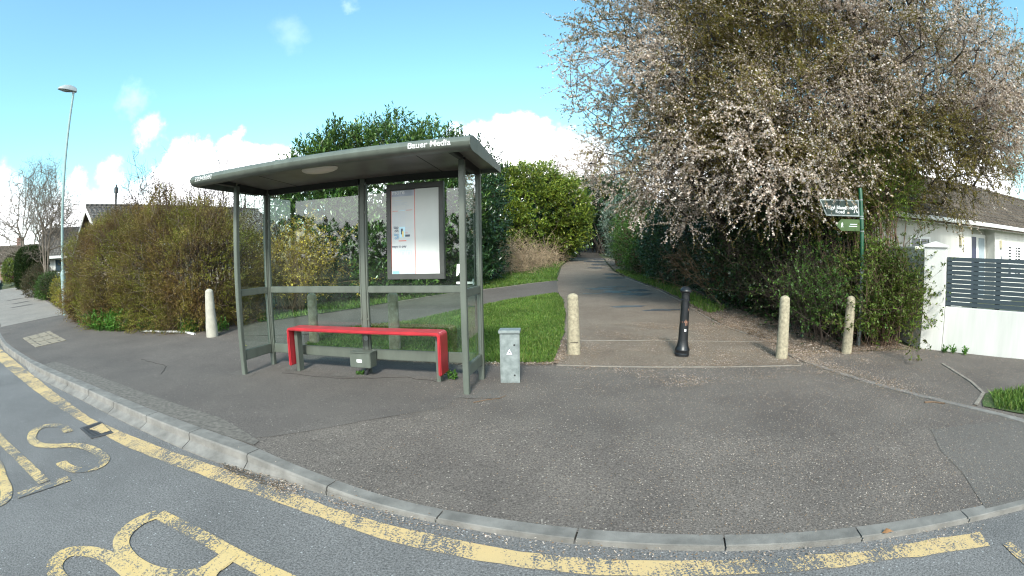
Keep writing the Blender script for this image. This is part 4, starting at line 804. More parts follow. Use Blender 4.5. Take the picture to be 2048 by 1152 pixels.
def tiled_roof(b, x0, x1, y0, y1, ze, zr, ov=.35, th=.10, px=.30, py=.33, amp=.028):
    ym = (y0+y1)/2; sl = (zr-ze)/(ym-y0); nx = int((x1-x0+2*ov)/px*5); X = np.linspace(x0-ov, x1+ov, nx+1)
    for s in (0, 1):
        ya = y0-ov if s == 0 else y1+ov; za = ze-ov*sl; rows = int(abs(ym-ya)/py); V, F = [], []
        for r in range(rows):
            for e, lift in ((0, .030), (1, 0.0)):
                t = (r+e)/rows; yv = ya+(ym-ya)*t; zv = za+(zr-za)*t
                V += [(x, yv, zv+lift+amp*abs(math.sin(math.pi*x/px))) for x in X]
        m_ = nx+1
        for k in range(2*rows-1): F += [(k*m_+i, k*m_+i+1, (k+1)*m_+i+1, (k+1)*m_+i) for i in range(nx)]
        b.add(V, [f if s == 0 else f[::-1] for f in F])
    gable_roof(b, x0, x1, y0, y1, ze, zr, ov, th)
    b.tube([(x0-ov, ym, zr+.02), (x1+ov, ym, zr+.02)], .09, 8)
def gable_walls(b, x0, x1, y0, y1, z0, ze, zr, th=.1):
    ym = (y0+y1)/2; zg = zr-th-.02
    b.add([(x0,y0,z0),(x1,y0,z0),(x1,y1,z0),(x0,y1,z0),(x0,y0,ze-.05),(x1,y0,ze-.05),(x1,y1,ze-.05),(x0,y1,ze-.05),(x0,ym,zg),(x1,ym,zg)],
          [(0,1,5,4),(2,3,7,6),(1,2,6,9,5),(3,0,4,8,7),(3,2,1,0),(4,5,9,8),(6,7,8,9)])
def window(h, x0, x1, z0, z1, y, nm=2, face='y', pane='pane', parent=None):
    """window on the front wall (facing -y) or on the gable end at x=y (face 'x', facing -x)"""
    def bx(b, a, c, z0_, z1_, d0, d1): b.box(a, c, y-d1, y-d0, z0_, z1_) if face == 'y' else b.box(y-d1, y-d0, a, c, z0_, z1_)
    fr = part('window', 'white', lambda b: (bx(b,x0,x1,z0,z0+.07,-.02,.035), bx(b,x0,x1,z1-.07,z1,-.02,.035), [bx(b,x0+(x1-x0)*i/nm-(0 if i==0 else .035 if i<nm else .07), x0+(x1-x0)*i/nm+(.07 if i==0 else .035 if i<nm else 0), z0+.07, z1-.07,-.02,.035) for i in range(nm+1)]), h)
    part('pane', pane, lambda b: bx(b,x0+.03,x1-.03,z0+.03,z1-.03,-.02,.012), fr); part('sill', 'white', lambda b: bx(b,x0-.06,x1+.06,z0-.06,z0-.001,-.02,.09), fr); return fr
# gabled bungalow behind the brown hedge
ga = math.atan2(8.6, 4.6); A0 = (-21.9+.0, 18.0)
h1 = thing('gabled_bungalow', 'grey tiled bungalow with white bargeboards rising behind the brown hedge', 'house', (A0[0], A0[1], 0), ga)
zr, ze = 5.0, 2.95
uvbox(part('roof', 'tile_grey', lambda b: tiled_roof(b, .1, 11, -4.2, 4.2, ze, zr, .4), h1))
uvbox(part('wall', 'brick_buff', lambda b: gable_walls(b, .1, 11, -4.0, 4.0, -.2, ze, zr, .16), h1))
part('bargeboard', 'white', lambda b: [b.add([(-.335,s*4.62,ze-.20+.0),(-.335,s*4.62,ze-.42),(-.335,0,zr-.33),(-.335,0,zr-.11),(-.302,s*4.62,ze-.20),(-.302,s*4.62,ze-.42),(-.302,0,zr-.33),(-.302,0,zr-.11)], [(0,1,2,3),(7,6,5,4),(0,4,5,1),(1,5,6,2),(2,6,7,3),(3,7,4,0)]) for s in (-1,1)], h1)
part('gutter', 'white', lambda b: b.box(-.2, 11.2, -4.72, -4.60, ze-.36, ze-.24), h1)
window(h1, -1.2, 1.2, 1.3, 2.5, .1, 3, 'x')
window(h1, 2.0, 4.0, 1.3, 2.4, -4.0, 2); window(h1, 6.5, 8.5, 1.3, 2.4, -4.0, 2)
part('flue', 'rubber', lambda b: (b.lathe([(.07,zr-.2),(.07,zr+.75)], 10, (1.6,.3)), b.lathe([(.13,zr+.751),(.13,zr+1.02),(.05,zr+1.10),(.05,zr+1.22)], 10, (1.6,.3))), h1)
# white bungalow beyond the bare tree
h2 = thing('white_bungalow', 'white rendered bungalow with grey roof behind the bare tree trunks', 'house', (-37.5, 24.4, .6), R(38))
uvbox(part('roof', 'tile_grey', lambda b: gable_roof(b, 0, 12, 0, 7, 2.6, 4.9, .4), h2)); uvbox(part('wall', 'render', lambda b: gable_walls(b, 0, 12, 0.1, 6.9, -.6, 2.6, 4.9, .16), h2))
part('fascia', 'white', lambda b: b.box(-.38, 12.38, -.46, -.38, 2.16, 2.36), h2)
window(h2, 1.6, 3.2, 1.0, 2.1, .1, 2); window(h2, 5.0, 7.2, 1.0, 2.1, .1, 3); part('door', 'white', lambda b: b.box(8.3, 9.2, .04, .12, 0, 2.05), h2)
part('chimney', 'brick', lambda b: b.box(8.0, 8.6, 3.1, 3.7, 4.4, 5.7), h2)
h3 = thing('brick_house', 'red brick house with a chimney at the far left end of the road', 'house', (-73, 37.5, 1.2), R(50))
uvbox(part('roof', 'tile_brown', lambda b: gable_roof(b, 0, 12, 0, 8, 2.7, 5.0, .4), h3)); uvbox(part('wall', 'brick', lambda b: gable_walls(b, 0, 12, .1, 7.9, -1, 2.7, 5.0, .16), h3))
part('bargeboard', 'white', lambda b: [b.add([(-.43,4+s*4.4,2.36),(-.43,4+s*4.4,2.2),(-.43,4,4.7),(-.43,4,4.88),(-.405,4+s*4.4,2.36),(-.405,4+s*4.4,2.2),(-.405,4,4.7),(-.405,4,4.88)], [(0,1,2,3),(7,6,5,4),(0,4,5,1),(1,5,6,2),(2,6,7,3),(3,7,4,0)]) for s in (-1,1)], h3)
uvbox(part('chimney', 'brick', lambda b: (b.box(4.2,5.0,3.5,4.5,4.4,6.0), b.lathe([(.13,6.0),(.11,6.35)],10,(4.6,4))), h3)); window(h3, 2.0, 4.2, .9, 2.1, .1, 3); window(h3, 2.6, 5.0, .9, 2.1, 0.0, 2, 'x')
h4 = thing('far_house', 'distant pale house with dark roof beyond the clipped conifer', 'house', (-58, 40, 1.4), R(35))
uvbox(part('roof', 'tile_grey', lambda b: gable_roof(b, 0, 10, 0, 7, 2.6, 5.0, .4), h4)); uvbox(part('wall', 'render', lambda b: gable_walls(b, 0, 10, .1, 6.9, -1, 2.6, 5.0, .16), h4)); uvbox(part('chimney', 'brick', lambda b: b.box(3,3.7,3.2,3.8,4.4,6.1), h4)); window(h4, 2, 4, .9, 2, .1, 2)
# white bungalow on the right
fa = math.atan2(.60, 7.92); F0 = (9.0, 9.42)
h5 = thing('rendered_bungalow', 'white rendered bungalow with brown tiled roof behind the slat fence', 'house', (F0[0], F0[1], 0), fa)
def walls5(b):
    b.box(0, 5.22, 0, 6.5, -.2, 2.66); b.box(7.05, 22, 0, 6.5, -.2, 2.66); b.box(5.225, 7.045, .46, 6.45, -.2, 2.655); b.box(5.225, 7.045, .03, .455, 2.56, 2.65)
part('wall', 'render', walls5, h5)
uvbox(part('roof', 'tile_brown', lambda b: tiled_roof(b, 0, 22, 0, 6.5, 2.80, 4.55, .38, .08), h5))
part('fascia', 'white', lambda b: b.box(-.35, 22.35, -.335, -.305, 2.50, 2.66), h5); part('soffit', 'white', lambda b: b.box(-.35, 22.35, -.303, -.003, 2.585, 2.61), h5)
part('gutter', 'white', lambda b: b.extrude_x([(-.44,2.68),(-.44,2.60),(-.42,2.565),(-.37,2.565),(-.34,2.60),(-.34,2.68)], -.4, 22.4), h5)
part('roof_gable', 'render', lambda b: [b.add([(x,0.1,2.661),(x,6.4,2.661),(x,3.25,4.4),(x+.1,0.1,2.661),(x+.1,6.4,2.661),(x+.1,3.25,4.4)], [(0,2,1),(3,4,5),(0,1,4,3),(1,2,5,4),(2,0,3,5)]) for x in (0,21.9)], h5)
d5 = part('door', 'white', lambda b: (b.box(5.50,7.0,.40,.458,.3,2.36)), h5)
part('door_leaf', 'navy', lambda b: b.box(5.56,6.24,.385,.398,.35,2.27), d5); part('side_light', 'pane_pale', lambda b: b.box(6.44,6.90,.385,.398,.35,2.25), d5); part('handle', 'galv', lambda b: b.box(6.30,6.33,.36,.398,1.2,1.42), d5)
for x in (4.45, 7.55): part('wall_light', 'cream', lambda b: b.box(x-.09, x+.09, -.11, -.002, 1.95, 2.20), h5, bevel=.01)
text_mesh('house_number', '36', .19, 'ink', h5, upright(7.62,-.006,1.62), 'CENTER', .003, .002)
f5 = window(h5, 8.15, 9.55, .95, 2.13, 0, 2, 'y', 'white')
part('shutter', 'slot', lambda b: [b.box(xa, xb, -.0165, -.0125, z, z+.055) for xa, xb in ((8.24,8.50),(8.95,9.10),(9.18,9.44)) for z in np.arange(1.06,2.02,.10)], f5)
window(h5, 10.6, 12.2, .95, 2.13, 0, 2, 'y', 'pane'); window(h5, 1.55, 2.6, .95, 2.13, 0, 2, 'y', 'pane')
# ------------------------------------------------------------------ wheelie bin, path sign, small litter
wb = thing('wheelie_bin', 'black wheelie bin half hidden at the foot of the laurel', 'bin', (-1.02, 20.1, gz(0,20.1)), R(-10))
part('body', 'rubber', lambda b: b.add([(x*s,y*s,z) for z, s in ((.02,.82),(1.05,1.0)) for x, y in ((-.30,-.36),(.30,-.36),(.30,.36),(-.30,.36))], [(3,2,1,0),(4,5,6,7),(0,1,5,4),(1,2,6,5),(2,3,7,6),(3,0,4,7)]), wb, bevel=.02)
part('lid', 'rubber', lambda b: b.add([(x,y,z) for z in (1.055,1.10) for x, y in ((-.33,-.42),(.33,-.42),(.33,.40),(-.33,.40))]+[(-.28,.30,1.20),(.28,.30,1.20)], [(3,2,1,0),(0,1,5,4),(1,2,6,5),(2,3,7,6),(3,0,4,7),(4,5,9,8),(5,6,9),(6,7,8,9),(7,4,8)]), wb, bevel=.012)
for x in (-.31,.31): part('wheel', 'rubber', lambda b: b.add([(x+dx,.30+.10*math.cos(t),.10+.10*math.sin(t)) for dx in (-.02,.02) for t in np.linspace(0,2*math.pi,16,endpoint=False)], [tuple(range(16))[::-1],tuple(range(16,32))]+[(i,(i+1)%16,16+(i+1)%16,16+i) for i in range(16)]), wb)
part('sticker', 'letter', lambda b: b.box(.295,.302,-.1,-.02,.72,.80), wb)
ps = thing('path_noticeboard', 'small cream noticeboard on two posts beyond the grass beside the dark path', 'noticeboard', (2.9, 33.0, gz(0,33)), R(0))
part('board', 'cream', lambda b: b.box(-.35,.35,-.02,.02,.75,1.0), ps, bevel=.005)
for x in (-.3,.3): part('post', 'bark_dark', lambda b: b.box(x-.04,x+.04,.021,.10,-.1,1.05), ps, bevel=.005)
def leaf_thing(x, y, mat, label, cat, s, rz, name='fallen_leaf'):
    b = MB(); b.add([(-s,0,.004),(-.3*s,.42*s,.03*1),(.5*s,.36*s,.018),(s,0,.01),(.4*s,-.40*s,.026),(-.4*s,-.38*s,.012),(0,0,.034)], [(0,5,6),(5,4,6),(4,3,6),(3,2,6),(2,1,6),(1,0,6)])
    o = b.build(name, mat); o.location = (x, y, (zp if y > kerb_y(x) else zroad)(x,y)+.004); o.rotation_euler = (0,0,rz); return tag(o, label, cat)
leaf_thing(-4.98, 7.72, 'yellowleaf', 'single bright yellow leaf on the pavement left of the shelter', 'leaf', .075, .3)
leaf_thing(2.30, 1.90, 'deadleaf', 'curled brown dead leaf in the gutter against the dropped kerb', 'leaf', .045, -.5)
def twig_thing(pts, label, r=.006):
    P = [Vector((x, y, zp(x,y)+.008)) for x, y in pts]; o = MB().tube(P, [r, r*.9, r*.8, r*.5][:len(P)], 6).build('fallen_twig', 'twig'); return tag(o, label, 'twig')
twig_thing([(-.44,4.96),(-.30,5.05),(-.16,5.10),(-.09,5.20)], 'thin bent twig on the tarmac in front of the right shelter post')
twig_thing([(4.50,3.62),(4.62,3.57),(4.70,3.45)], 'short dark twig lying beside the concrete edging on the right', .012)

# ================================================================== vegetation
def RNG(s): return np.random.default_rng(s)
def zarr(P, zf): return np.array([zf(a, b) for a, b in P])
def grass(name, poly, n, h, off=.012, seed=5, zf=gz, mat='grass', w_=.012):
    rng = RNG(seed); pa = np.array(poly); lo, hi = pa.min(0), pa.max(0); P = rng.uniform(lo, hi, (int(n*2.2)+50, 2)); P = P[in_poly(P, poly)][:n]; n = len(P)
    P3 = np.column_stack([P, zarr(P, zf)+off]); D = unit(np.column_stack([rng.normal(size=(n,2))*.45, np.ones(n)])); l = h*rng.uniform(.5, 1.4, n)*(1+.35*lump(P3, .9, seed)); s = perp(D, rng); s[:,2] *= .2; s = unit(s); wv = (w_*rng.uniform(.7,1.3,n))[:,None]
    bend = unit(np.column_stack([rng.normal(size=(n,2)), np.zeros(n)]))*(l*.35)[:,None]
    V = np.stack([P3-s*wv*.5, P3+s*wv*.5, P3+D*l[:,None]*.6+s*wv*.35+bend*.3, P3+D*l[:,None]+bend], 1).reshape(-1,3); b = np.arange(n)[:,None]*4
    o = np_mesh(name, V, [b+[0,1,2], b+[0,2,3]], mat); o['kind'] = 'stuff'; return o
tag(grass('grass', turf1, 80000, .052, .016, 5), 'bright green grass patch between the shelter and the path', 'grass')
tag(grass('grass', bank, 60000, .085, .014, 6, w_=.02), 'grass strip and bank along the foot of the laurel', 'grass')
tag(grass('grass', [(4.62,10.4),(4.66,11.3),(4.83,12.9),(5.0,15.5),(4.97,17.5),(5.0,20.2),(5.2,23.6),(6.2,23),(5.7,15),(5.4,11)], 6000, .10, .016, 7, w_=.02), 'thin grass along the right edge of the path', 'grass')
tag(grass('grass', [(5.12,2.95),(5.62,3.36),(6.5,3.1),(9,2.0),(9,1.3),(5.5,2.5)], 10000, .075, .014, 8, zp), 'small grass patch behind the kerb at the right edge', 'grass')
tag(grass('grass', far_side[:6]+[(-60,-8),(-90,20)], 12000, .2, -.02, 9, w_=.06), 'far verge grass across the road', 'grass')

def veg(name, label, cat, x, y, group=None): return thing(name, label, cat, (x, y, gz(x, y)), 0, group)
def put(root, name, parts, mat, smooth=False):
    V, F = join(parts); return np_mesh(name, V - np.array(root.location)[None,:], F, mat, root, smooth)
def bush(name, label, cat, ells, n, mat, leaf, seed, nleaf=9, ratio=.45, length=.3, inner=None, inner_mat='shade_leaf', thick=.18, rough=.22, up=.45, ang=1.0, twig='twig', upw=.45, front=None, stem_r=.006, group=None, jitter=.35, frac_twig=.35):
    rng = RNG(seed); x, y = ells[0][0][0], ells[0][0][1]; root = veg(name, label, cat, x, y, group)
    zf = lambda a, b: gz(a,b)+.03
    P, D = shell(ells, n, rng, thick, seed, rough, zf)
    if front is not None: k = (D @ np.array(front)) > -.25; k |= rng.uniform(size=len(P)) < .15; P, D = P[k], D[k]
    S = unit(D*(1-upw) + np.array([0,0,1.])*upw + rng.normal(size=D.shape)*.3)
    put(root, 'foliage', [shoots(P, S, length*rng.uniform(.6,1.4,len(P)), nleaf, leaf, ratio, rng, ang, up=up, jitter=jitter)], mat)
    k = rng.uniform(size=len(P)) < frac_twig; pts = curvy(P[k]-S[k]*length*.8, S[k], length*1.7*rng.uniform(.7,1.2,k.sum()), rng, 2, .15); tw = twig_tubes(pts, stem_r)
    if inner:
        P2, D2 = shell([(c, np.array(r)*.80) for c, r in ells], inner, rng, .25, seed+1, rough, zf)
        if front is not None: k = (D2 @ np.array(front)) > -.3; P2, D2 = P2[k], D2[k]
        put(root, 'inner_foliage', [leaves(P2, rng.normal(size=P2.shape), leaf*1.9*rng.uniform(.7,1.3,len(P2)), .6, rng)], inner_mat)  # mostly darker leaves; shade in the bush's gaps is put into colour
    # stems from the foot of the bush
    nb = 14; B = np.array([[c[0]+rng.normal()*r[0]*.25, c[1]+rng.normal()*r[1]*.25, 0] for c, r in ells for _ in range(nb)]); B[:,2] = zarr(B[:,:2], gz)-.05
    T = np.array([[c[0]+rng.normal()*r[0]*.4, c[1]+rng.normal()*r[1]*.4, c[2]+r[2]*rng.uniform(-.1,.5)] for c, r in ells for _ in range(nb)])
    mid = (B+T)/2 + rng.normal(size=B.shape)*.12; r0 = stem_r*3.5
    tw += [tubes(B, mid, r0, r0*.7, 5), tubes(mid, T, r0*.7, r0*.35, 5)]
    put(root, 'stems', tw, twig); return root
FRONT = (0,-1,.25)
# ---- brown hedge along the pavement
hell = [((-12.6,11.2,1.15),(1.35,1.35,1.75)), ((-12.0,10.9,1.3),(1.7,1.6,1.75)), ((-10.4,10.5,1.45),(1.8,1.7,1.75)), ((-8.8,10.4,1.5),(1.8,1.75,1.72)), ((-7.6,10.3,1.3),(1.45,1.75,1.55)),
        ((-12.7,11.0,.5),(1.1,1.0,1.0)), ((-12.3,10.75,.5),(1.5,1.3,1.0)), ((-10.4,10.3,.5),(1.8,1.55,1.0)), ((-8.6,10.2,.5),(1.8,1.55,1.0)), ((-7.5,10.2,.5),(1.3,1.6,1.0))]
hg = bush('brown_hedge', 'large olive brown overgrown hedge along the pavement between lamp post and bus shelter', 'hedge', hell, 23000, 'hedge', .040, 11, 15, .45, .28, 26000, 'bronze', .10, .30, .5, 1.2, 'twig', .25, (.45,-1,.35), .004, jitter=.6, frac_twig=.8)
rng = RNG(12); P, D = shell(hell, 900, rng, .05, 11, .3, gz); k = D @ np.array([.3,-1,.5]) > -.2; P, D = P[k], D[k]
put(hg, 'long_twigs', twig_tubes(curvy(P-D*.3, unit(D+rng.normal(size=D.shape)*.6+[0,0,.2]), rng.uniform(.5,1.1,len(P)), rng, 4, .3), .006), 'twig_grey')
# green weeds at its foot
def lowplants(name, label, cat, spots, n, mat, leaf, h_, seed, ratio=.55, nleaf=8):
    rng = RNG(seed); x, y = spots[0][:2]; root = veg(name, label, cat, x, y); C = []
    for sx, sy, r in spots: a = rng.uniform(0, 2*math.pi, n); q = r*np.sqrt(rng.uniform(0,1,n)); C.append(np.column_stack([sx+q*np.cos(a), sy+q*np.sin(a)*.7, np.zeros(n)]))
    C = np.concatenate(C); C[:,2] = zarr(C[:,:2], gz); D = unit(np.column_stack([rng.normal(size=(len(C),2))*.4, np.ones(len(C))]))
    put(root, 'foliage', [shoots(C, D, h_*rng.uniform(.5,1.3,len(C)), nleaf, leaf, ratio, rng, 1.1, .25)], mat); put(root, 'stems', [tubes(C, C+D*h_*.8, .004, .002)], 'weed'); return root
lowplants('weed_clump', 'bright green leafy weeds growing at the foot of the brown hedge', 'weeds', [(-10.9,9.0,.45),(-10.3,8.85,.45),(-9.8,8.85,.4),(-12.2,9.75,.35)], 110, 'weed', .085, .42, 14)
lowplants('weed_strip', 'thin green weeds along the base of the hedge near the lamp post', 'weeds', [(-14.0,10.75,.25),(-13.3,10.25,.3),(-11.4,9.3,.25),(-8.6,8.85,.35),(-7.3,8.9,.3),(-6.6,9.1,.3)], 45, 'weed', .055, .25, 15)
lowplants('weed_tuft', 'small weed tuft at the foot of the bench leg', 'weeds', [(*sloc(2.98,.62)[:2],.05)], 9, 'weed', .05, .10, 16)
lowplants('weed_tuft', 'small weeds growing around the duct under the meter box', 'weeds', [(*sloc(1.68,.55)[:2],.07)], 10, 'weed', .03, .05, 17)
lowplants('weed_tuft', 'little green weeds at the foot of the white garden wall', 'weeds', [(7.22,5.48,.05),(7.42,5.16,.05),(7.30,5.34,.03)], 9, 'weed', .05, .10, 18)
# ---- bare twiggy shrubs poking above the hedge
def bare(name, label, cat, x, y, n, h_, spread, lean, seed, mat, r=.012, seg=6, bend=.16, side=3, twig_len=.5, group=None, foot=.18):
    rng = RNG(seed); root = veg(name, label, cat, x, y, group); B = np.column_stack([x+rng.normal(size=n)*foot, y+rng.normal(size=n)*foot, np.full(n, gz(x,y)-.1)])
    D = unit(np.column_stack([rng.normal(size=n)*spread+lean, rng.normal(size=n)*spread, np.ones(n)])); pts = curvy(B, D, h_*rng.uniform(.65,1.05,n), rng, seg, bend, -.03); parts = twig_tubes(pts, r, 4)
    P, T = along(pts, side*2, rng, .35); pts2 = curvy(P, unit(T+rng.normal(size=T.shape)*.6), twig_len*rng.uniform(.4,1.2,len(P)), rng, 4, .25); parts += twig_tubes(pts2, r*.42)
    P, T = along(pts2, side, rng, .2); pts3 = curvy(P, unit(T+rng.normal(size=T.shape)*.7), twig_len*.45*rng.uniform(.4,1.2,len(P)), rng, 3, .3); parts += twig_tubes(pts3, r*.25)
    put(root, 'branches', parts, mat); return root, pts, pts2, pts3
bare('bare_coppice', 'tall upright bare stems rising behind the hedge left of the shelter roof', 'shrub', -9.4, 12.3, 90, 4.6, .10, .0, 22, 'twig_dark', .020, 6, .07, 4, .7, foot=.75)
bare('bare_coppice', 'short thin bare stems behind the hedge nearest the shelter', 'shrub', -7.9, 12.7, 60, 4.5, .14, .0, 23, 'twig_dark', .017, 6, .08, 4, .6, foot=.6)
# ---- forsythia
fo, p1, p2, p3 = bare('forsythia', 'yellow flowering forsythia shrub seen through the left shelter glass', 'shrub', -6.0, 12.0, 95, 2.6, .42, .05, 24, 'twig_tan', .010, 7, .16, 4, .6)
rng = RNG(25); P, T = along(p2, 7, rng, .1); Pb, Tb = along(p3, 5, rng, .1); P, T = np.concatenate([P, Pb]), np.concatenate([T, Tb]); k = rng.uniform(size=len(P)) < .8; P, T = P[k], T[k]
put(fo, 'flowers', [leaves(P, T*.4+rng.normal(size=P.shape), .05*rng.uniform(.6,1.4,len(P)), .7, rng)], 'forsythia')
# ---- laurels
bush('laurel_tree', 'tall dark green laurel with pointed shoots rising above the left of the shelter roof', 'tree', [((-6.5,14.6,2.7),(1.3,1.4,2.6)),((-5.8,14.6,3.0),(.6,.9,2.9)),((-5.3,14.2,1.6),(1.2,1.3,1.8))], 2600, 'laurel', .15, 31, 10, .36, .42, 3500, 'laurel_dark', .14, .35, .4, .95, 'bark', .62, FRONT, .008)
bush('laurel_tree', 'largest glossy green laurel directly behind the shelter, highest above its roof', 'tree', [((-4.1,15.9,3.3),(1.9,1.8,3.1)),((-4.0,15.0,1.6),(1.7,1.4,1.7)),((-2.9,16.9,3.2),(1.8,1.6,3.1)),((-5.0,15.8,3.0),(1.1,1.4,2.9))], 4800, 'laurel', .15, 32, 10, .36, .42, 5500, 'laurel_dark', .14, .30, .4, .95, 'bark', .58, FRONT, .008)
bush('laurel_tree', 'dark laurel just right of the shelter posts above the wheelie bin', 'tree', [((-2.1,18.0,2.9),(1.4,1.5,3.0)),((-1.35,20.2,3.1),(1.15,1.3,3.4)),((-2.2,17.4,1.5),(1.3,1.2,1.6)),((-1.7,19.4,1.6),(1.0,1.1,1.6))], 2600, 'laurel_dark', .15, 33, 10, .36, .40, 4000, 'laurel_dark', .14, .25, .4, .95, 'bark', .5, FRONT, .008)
bush('spotted_laurel', 'broad yellow green evergreen leaning over the left side of the path', 'tree', [((1.2,31.5,4.3),(2.6,2.4,3.3)),((3.3,32.2,4.2),(2.2,2.2,2.6)),((-.9,30.5,4.0),(1.9,2.0,3.2)),((3.6,34.0,2.4),(1.0,1.2,1.4))], 5600, 'laurel_gold', .19, 34, 10, .42, .45, 9000, 'laurel_dark', .14, .25, .4, 1.0, 'bark', .4, FRONT, .01)
# ---- dead bramble heap
br, q1, q2, q3 = bare('dead_bramble', 'tangled heap of dead brown bramble stems beside the grass bank', 'bramble', .6, 24.5, 10, 1.5, .8, 0, 41, 'twig_tan', .01)
rng = RNG(42); P, D = shell([((.2,23.6,1.1),(1.3,1.2,1.4)),((1.3,26.5,.9),(1.4,1.6,1.3)),((2.2,29.5,1.0),(1.1,1.4,1.0)),((-.5,22.2,1.2),(.7,.7,1.0))], 1300, rng, .45, 41, .5, gz)
put(br, 'dead_stems', twig_tubes(curvy(P, unit(rng.normal(size=P.shape)+[0,0,.2]), rng.uniform(.5,1.6,len(P)), rng, 4, .28, .12), .010), 'dead_stalk'); put(br, 'dead_leaves', [leaves(P, rng.normal(size=P.shape), .07*rng.uniform(.6,1.4,len(P)), .5, rng)], 'bronze')
# ---- shrubs on the right of the path
bush('green_shrub', 'fresh green shrub at the far end of the path on the right', 'shrub', [((6.2,22.5,1.9),(1.1,2.2,1.5)),((6.6,24.5,2.6),(1.2,1.6,1.6)),((5.9,20.8,1.3),(.7,1.1,1.0))], 2600, 'shrub_green', .085, 51, 9, .45, .3, 2500, 'shade_leaf', .15, .25, .45, 1.0, 'twig', .35, (-.8,-1,.2))
bush('silvery_shrub', 'pale silvery leaved shrub hanging over the far end of the path', 'shrub', [((6.3,27.5,3.3),(.9,1.2,1.5)),((6.3,27.2,1.8),(.6,.9,1.0))], 900, 'silver', .09, 52, 9, .4, .35, 700, 'shade_leaf', .2, .3, .45, 1.0, 'twig', .3, (-.8,-1,.2))
bush('holly_bush', 'dark glossy holly bush beside the path between the green shrub and the reddish twigs', 'shrub', [((6.0,16.6,1.6),(.9,1.8,1.35)),((6.2,18.5,1.9),(1.0,1.3,1.5)),((6.3,17.2,2.7),(.9,1.2,1.2))], 2200, 'laurel_dark', .09, 53, 9, .5, .28, 2200, 'ivy', .15, .25, .45, 1.0, 'twig', .35, (-.8,-1,.2))
dg, d1, d2, d3 = bare('dogwood', 'arching reddish brown bare twigs bending towards the path from the thicket', 'shrub', 6.2, 12.8, 70, 2.4, .55, -.15, 54, 'twig_tan', .010, 7, .12, 3, .7)
d_, e1, e2, e3 = bare('bare_thicket', 'dense dark leafless thicket in deep shade under the blossom tree', 'shrub', 6.4, 9.8, 150, 2.5, .50, -.08, 55, 'twig_dark', .010, 7, .16, 3, .7)  # twig colour darkened to paint in the shade of the crown above
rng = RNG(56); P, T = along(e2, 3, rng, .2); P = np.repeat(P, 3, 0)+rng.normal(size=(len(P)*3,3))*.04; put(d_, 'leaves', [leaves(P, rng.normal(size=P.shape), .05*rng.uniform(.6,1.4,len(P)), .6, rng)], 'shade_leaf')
d_, e1, e2, e3 = bare('bare_thicket', 'brownish leafless thicket behind the right hand concrete bollards', 'shrub', 6.1, 8.1, 80, 2.0, .42, -.08, 57, 'twig_dark', .008, 7, .18, 3, .6)  # dark twig colour carries the crown's shade here too
P, T = along(e2, 4, rng, .2); put(d_, 'leaves', [leaves(P, rng.normal(size=P.shape), .045*rng.uniform(.6,1.4,len(P)), .55, rng)], 'hawthorn')
# hawthorn shrub round the fingerpost, against the white pillar
hw, w1, w2, w3 = bare('hawthorn_shrub', 'light green budding hawthorn shrub between the fingerpost and the white pillar', 'shrub', 6.5, 6.6, 110, 1.9, .38, 0, 58, 'twig', .008, 6, .16, 4, .55)
rng = RNG(581); q = [along(w1, 5, rng, .15), along(w2, 6, rng, .05), along(w3, 4, rng, .05)]; P = np.concatenate([a for a, b in q]); T = np.concatenate([b for a, b in q]); k = rng.uniform(size=len(P)) < .75+.7*lump(P, 1.6, 9); P, T = P[k], T[k]
P = np.repeat(P, 3, 0); T = np.repeat(T, 3, 0); put(hw, 'leaves', [leaves(P, T*.4+rng.normal(size=P.shape),   .045*rng.uniform(.5,1.35,len(P)), .6, rng)], 'hawthorn')
h2_, w1, w2, w3 = bare('hawthorn_shrub', 'low leafy green scrub around the foot of the right hand bollards', 'shrub', 5.85, 7.25, 120, 1.75, .42, 0, 582, 'twig_dark', .007, 6, .18, 4, .5, foot=.35)
P, T = along(w2, 8, rng, .05); P = np.repeat(P, 3, 0); put(h2_, 'leaves', [leaves(P, rng.normal(size=P.shape), .042*rng.uniform(.5,1.35,len(P)), .6, rng)], 'shrub_green')
rng = RNG(59); B = np.array([[6.9,6.25,1.35+.13*i] for i in range(9)])+rng.normal(size=(9,3))*.12; pts = curvy(B, np.array([[.5,-.65,.55]]*9)+rng.normal(size=(9,3))*.25, rng.uniform(.35,.65,9), rng, 5, .12); P, T = along(pts, 14, rng, .15)
put(hw, 'loose_sprays', twig_tubes(pts, .006), 'twig'); put(hw, 'spray_leaves', [leaves(np.repeat(P,3,0), rng.normal(size=(len(P)*3,3)), .034, .6, rng)], 'hawthorn')
bush('ivy_undergrowth', 'dark ivy and shrub mass filling the shade under the blossom tree', 'undergrowth', [((6.3,9.8,1.1),(1.0,1.2,1.5)),((6.1,11.6,1.2),(1.0,1.4,1.5)),((6.7,8.6,1.2),(.9,.9,1.5)),((6.4,10.6,2.0),(.9,1.4,1.0)),((6.5,13.6,1.5),(.9,1.4,1.6)),((6.5,8.9,2.2),(.9,.9,.8))], 3600, 'ivy', .075, 583, 8, .7, .25, 2500, 'ivy', .2, .35, .45, 1.1, 'bark_dark', .3, (-.7,-1,.2), jitter=.6)
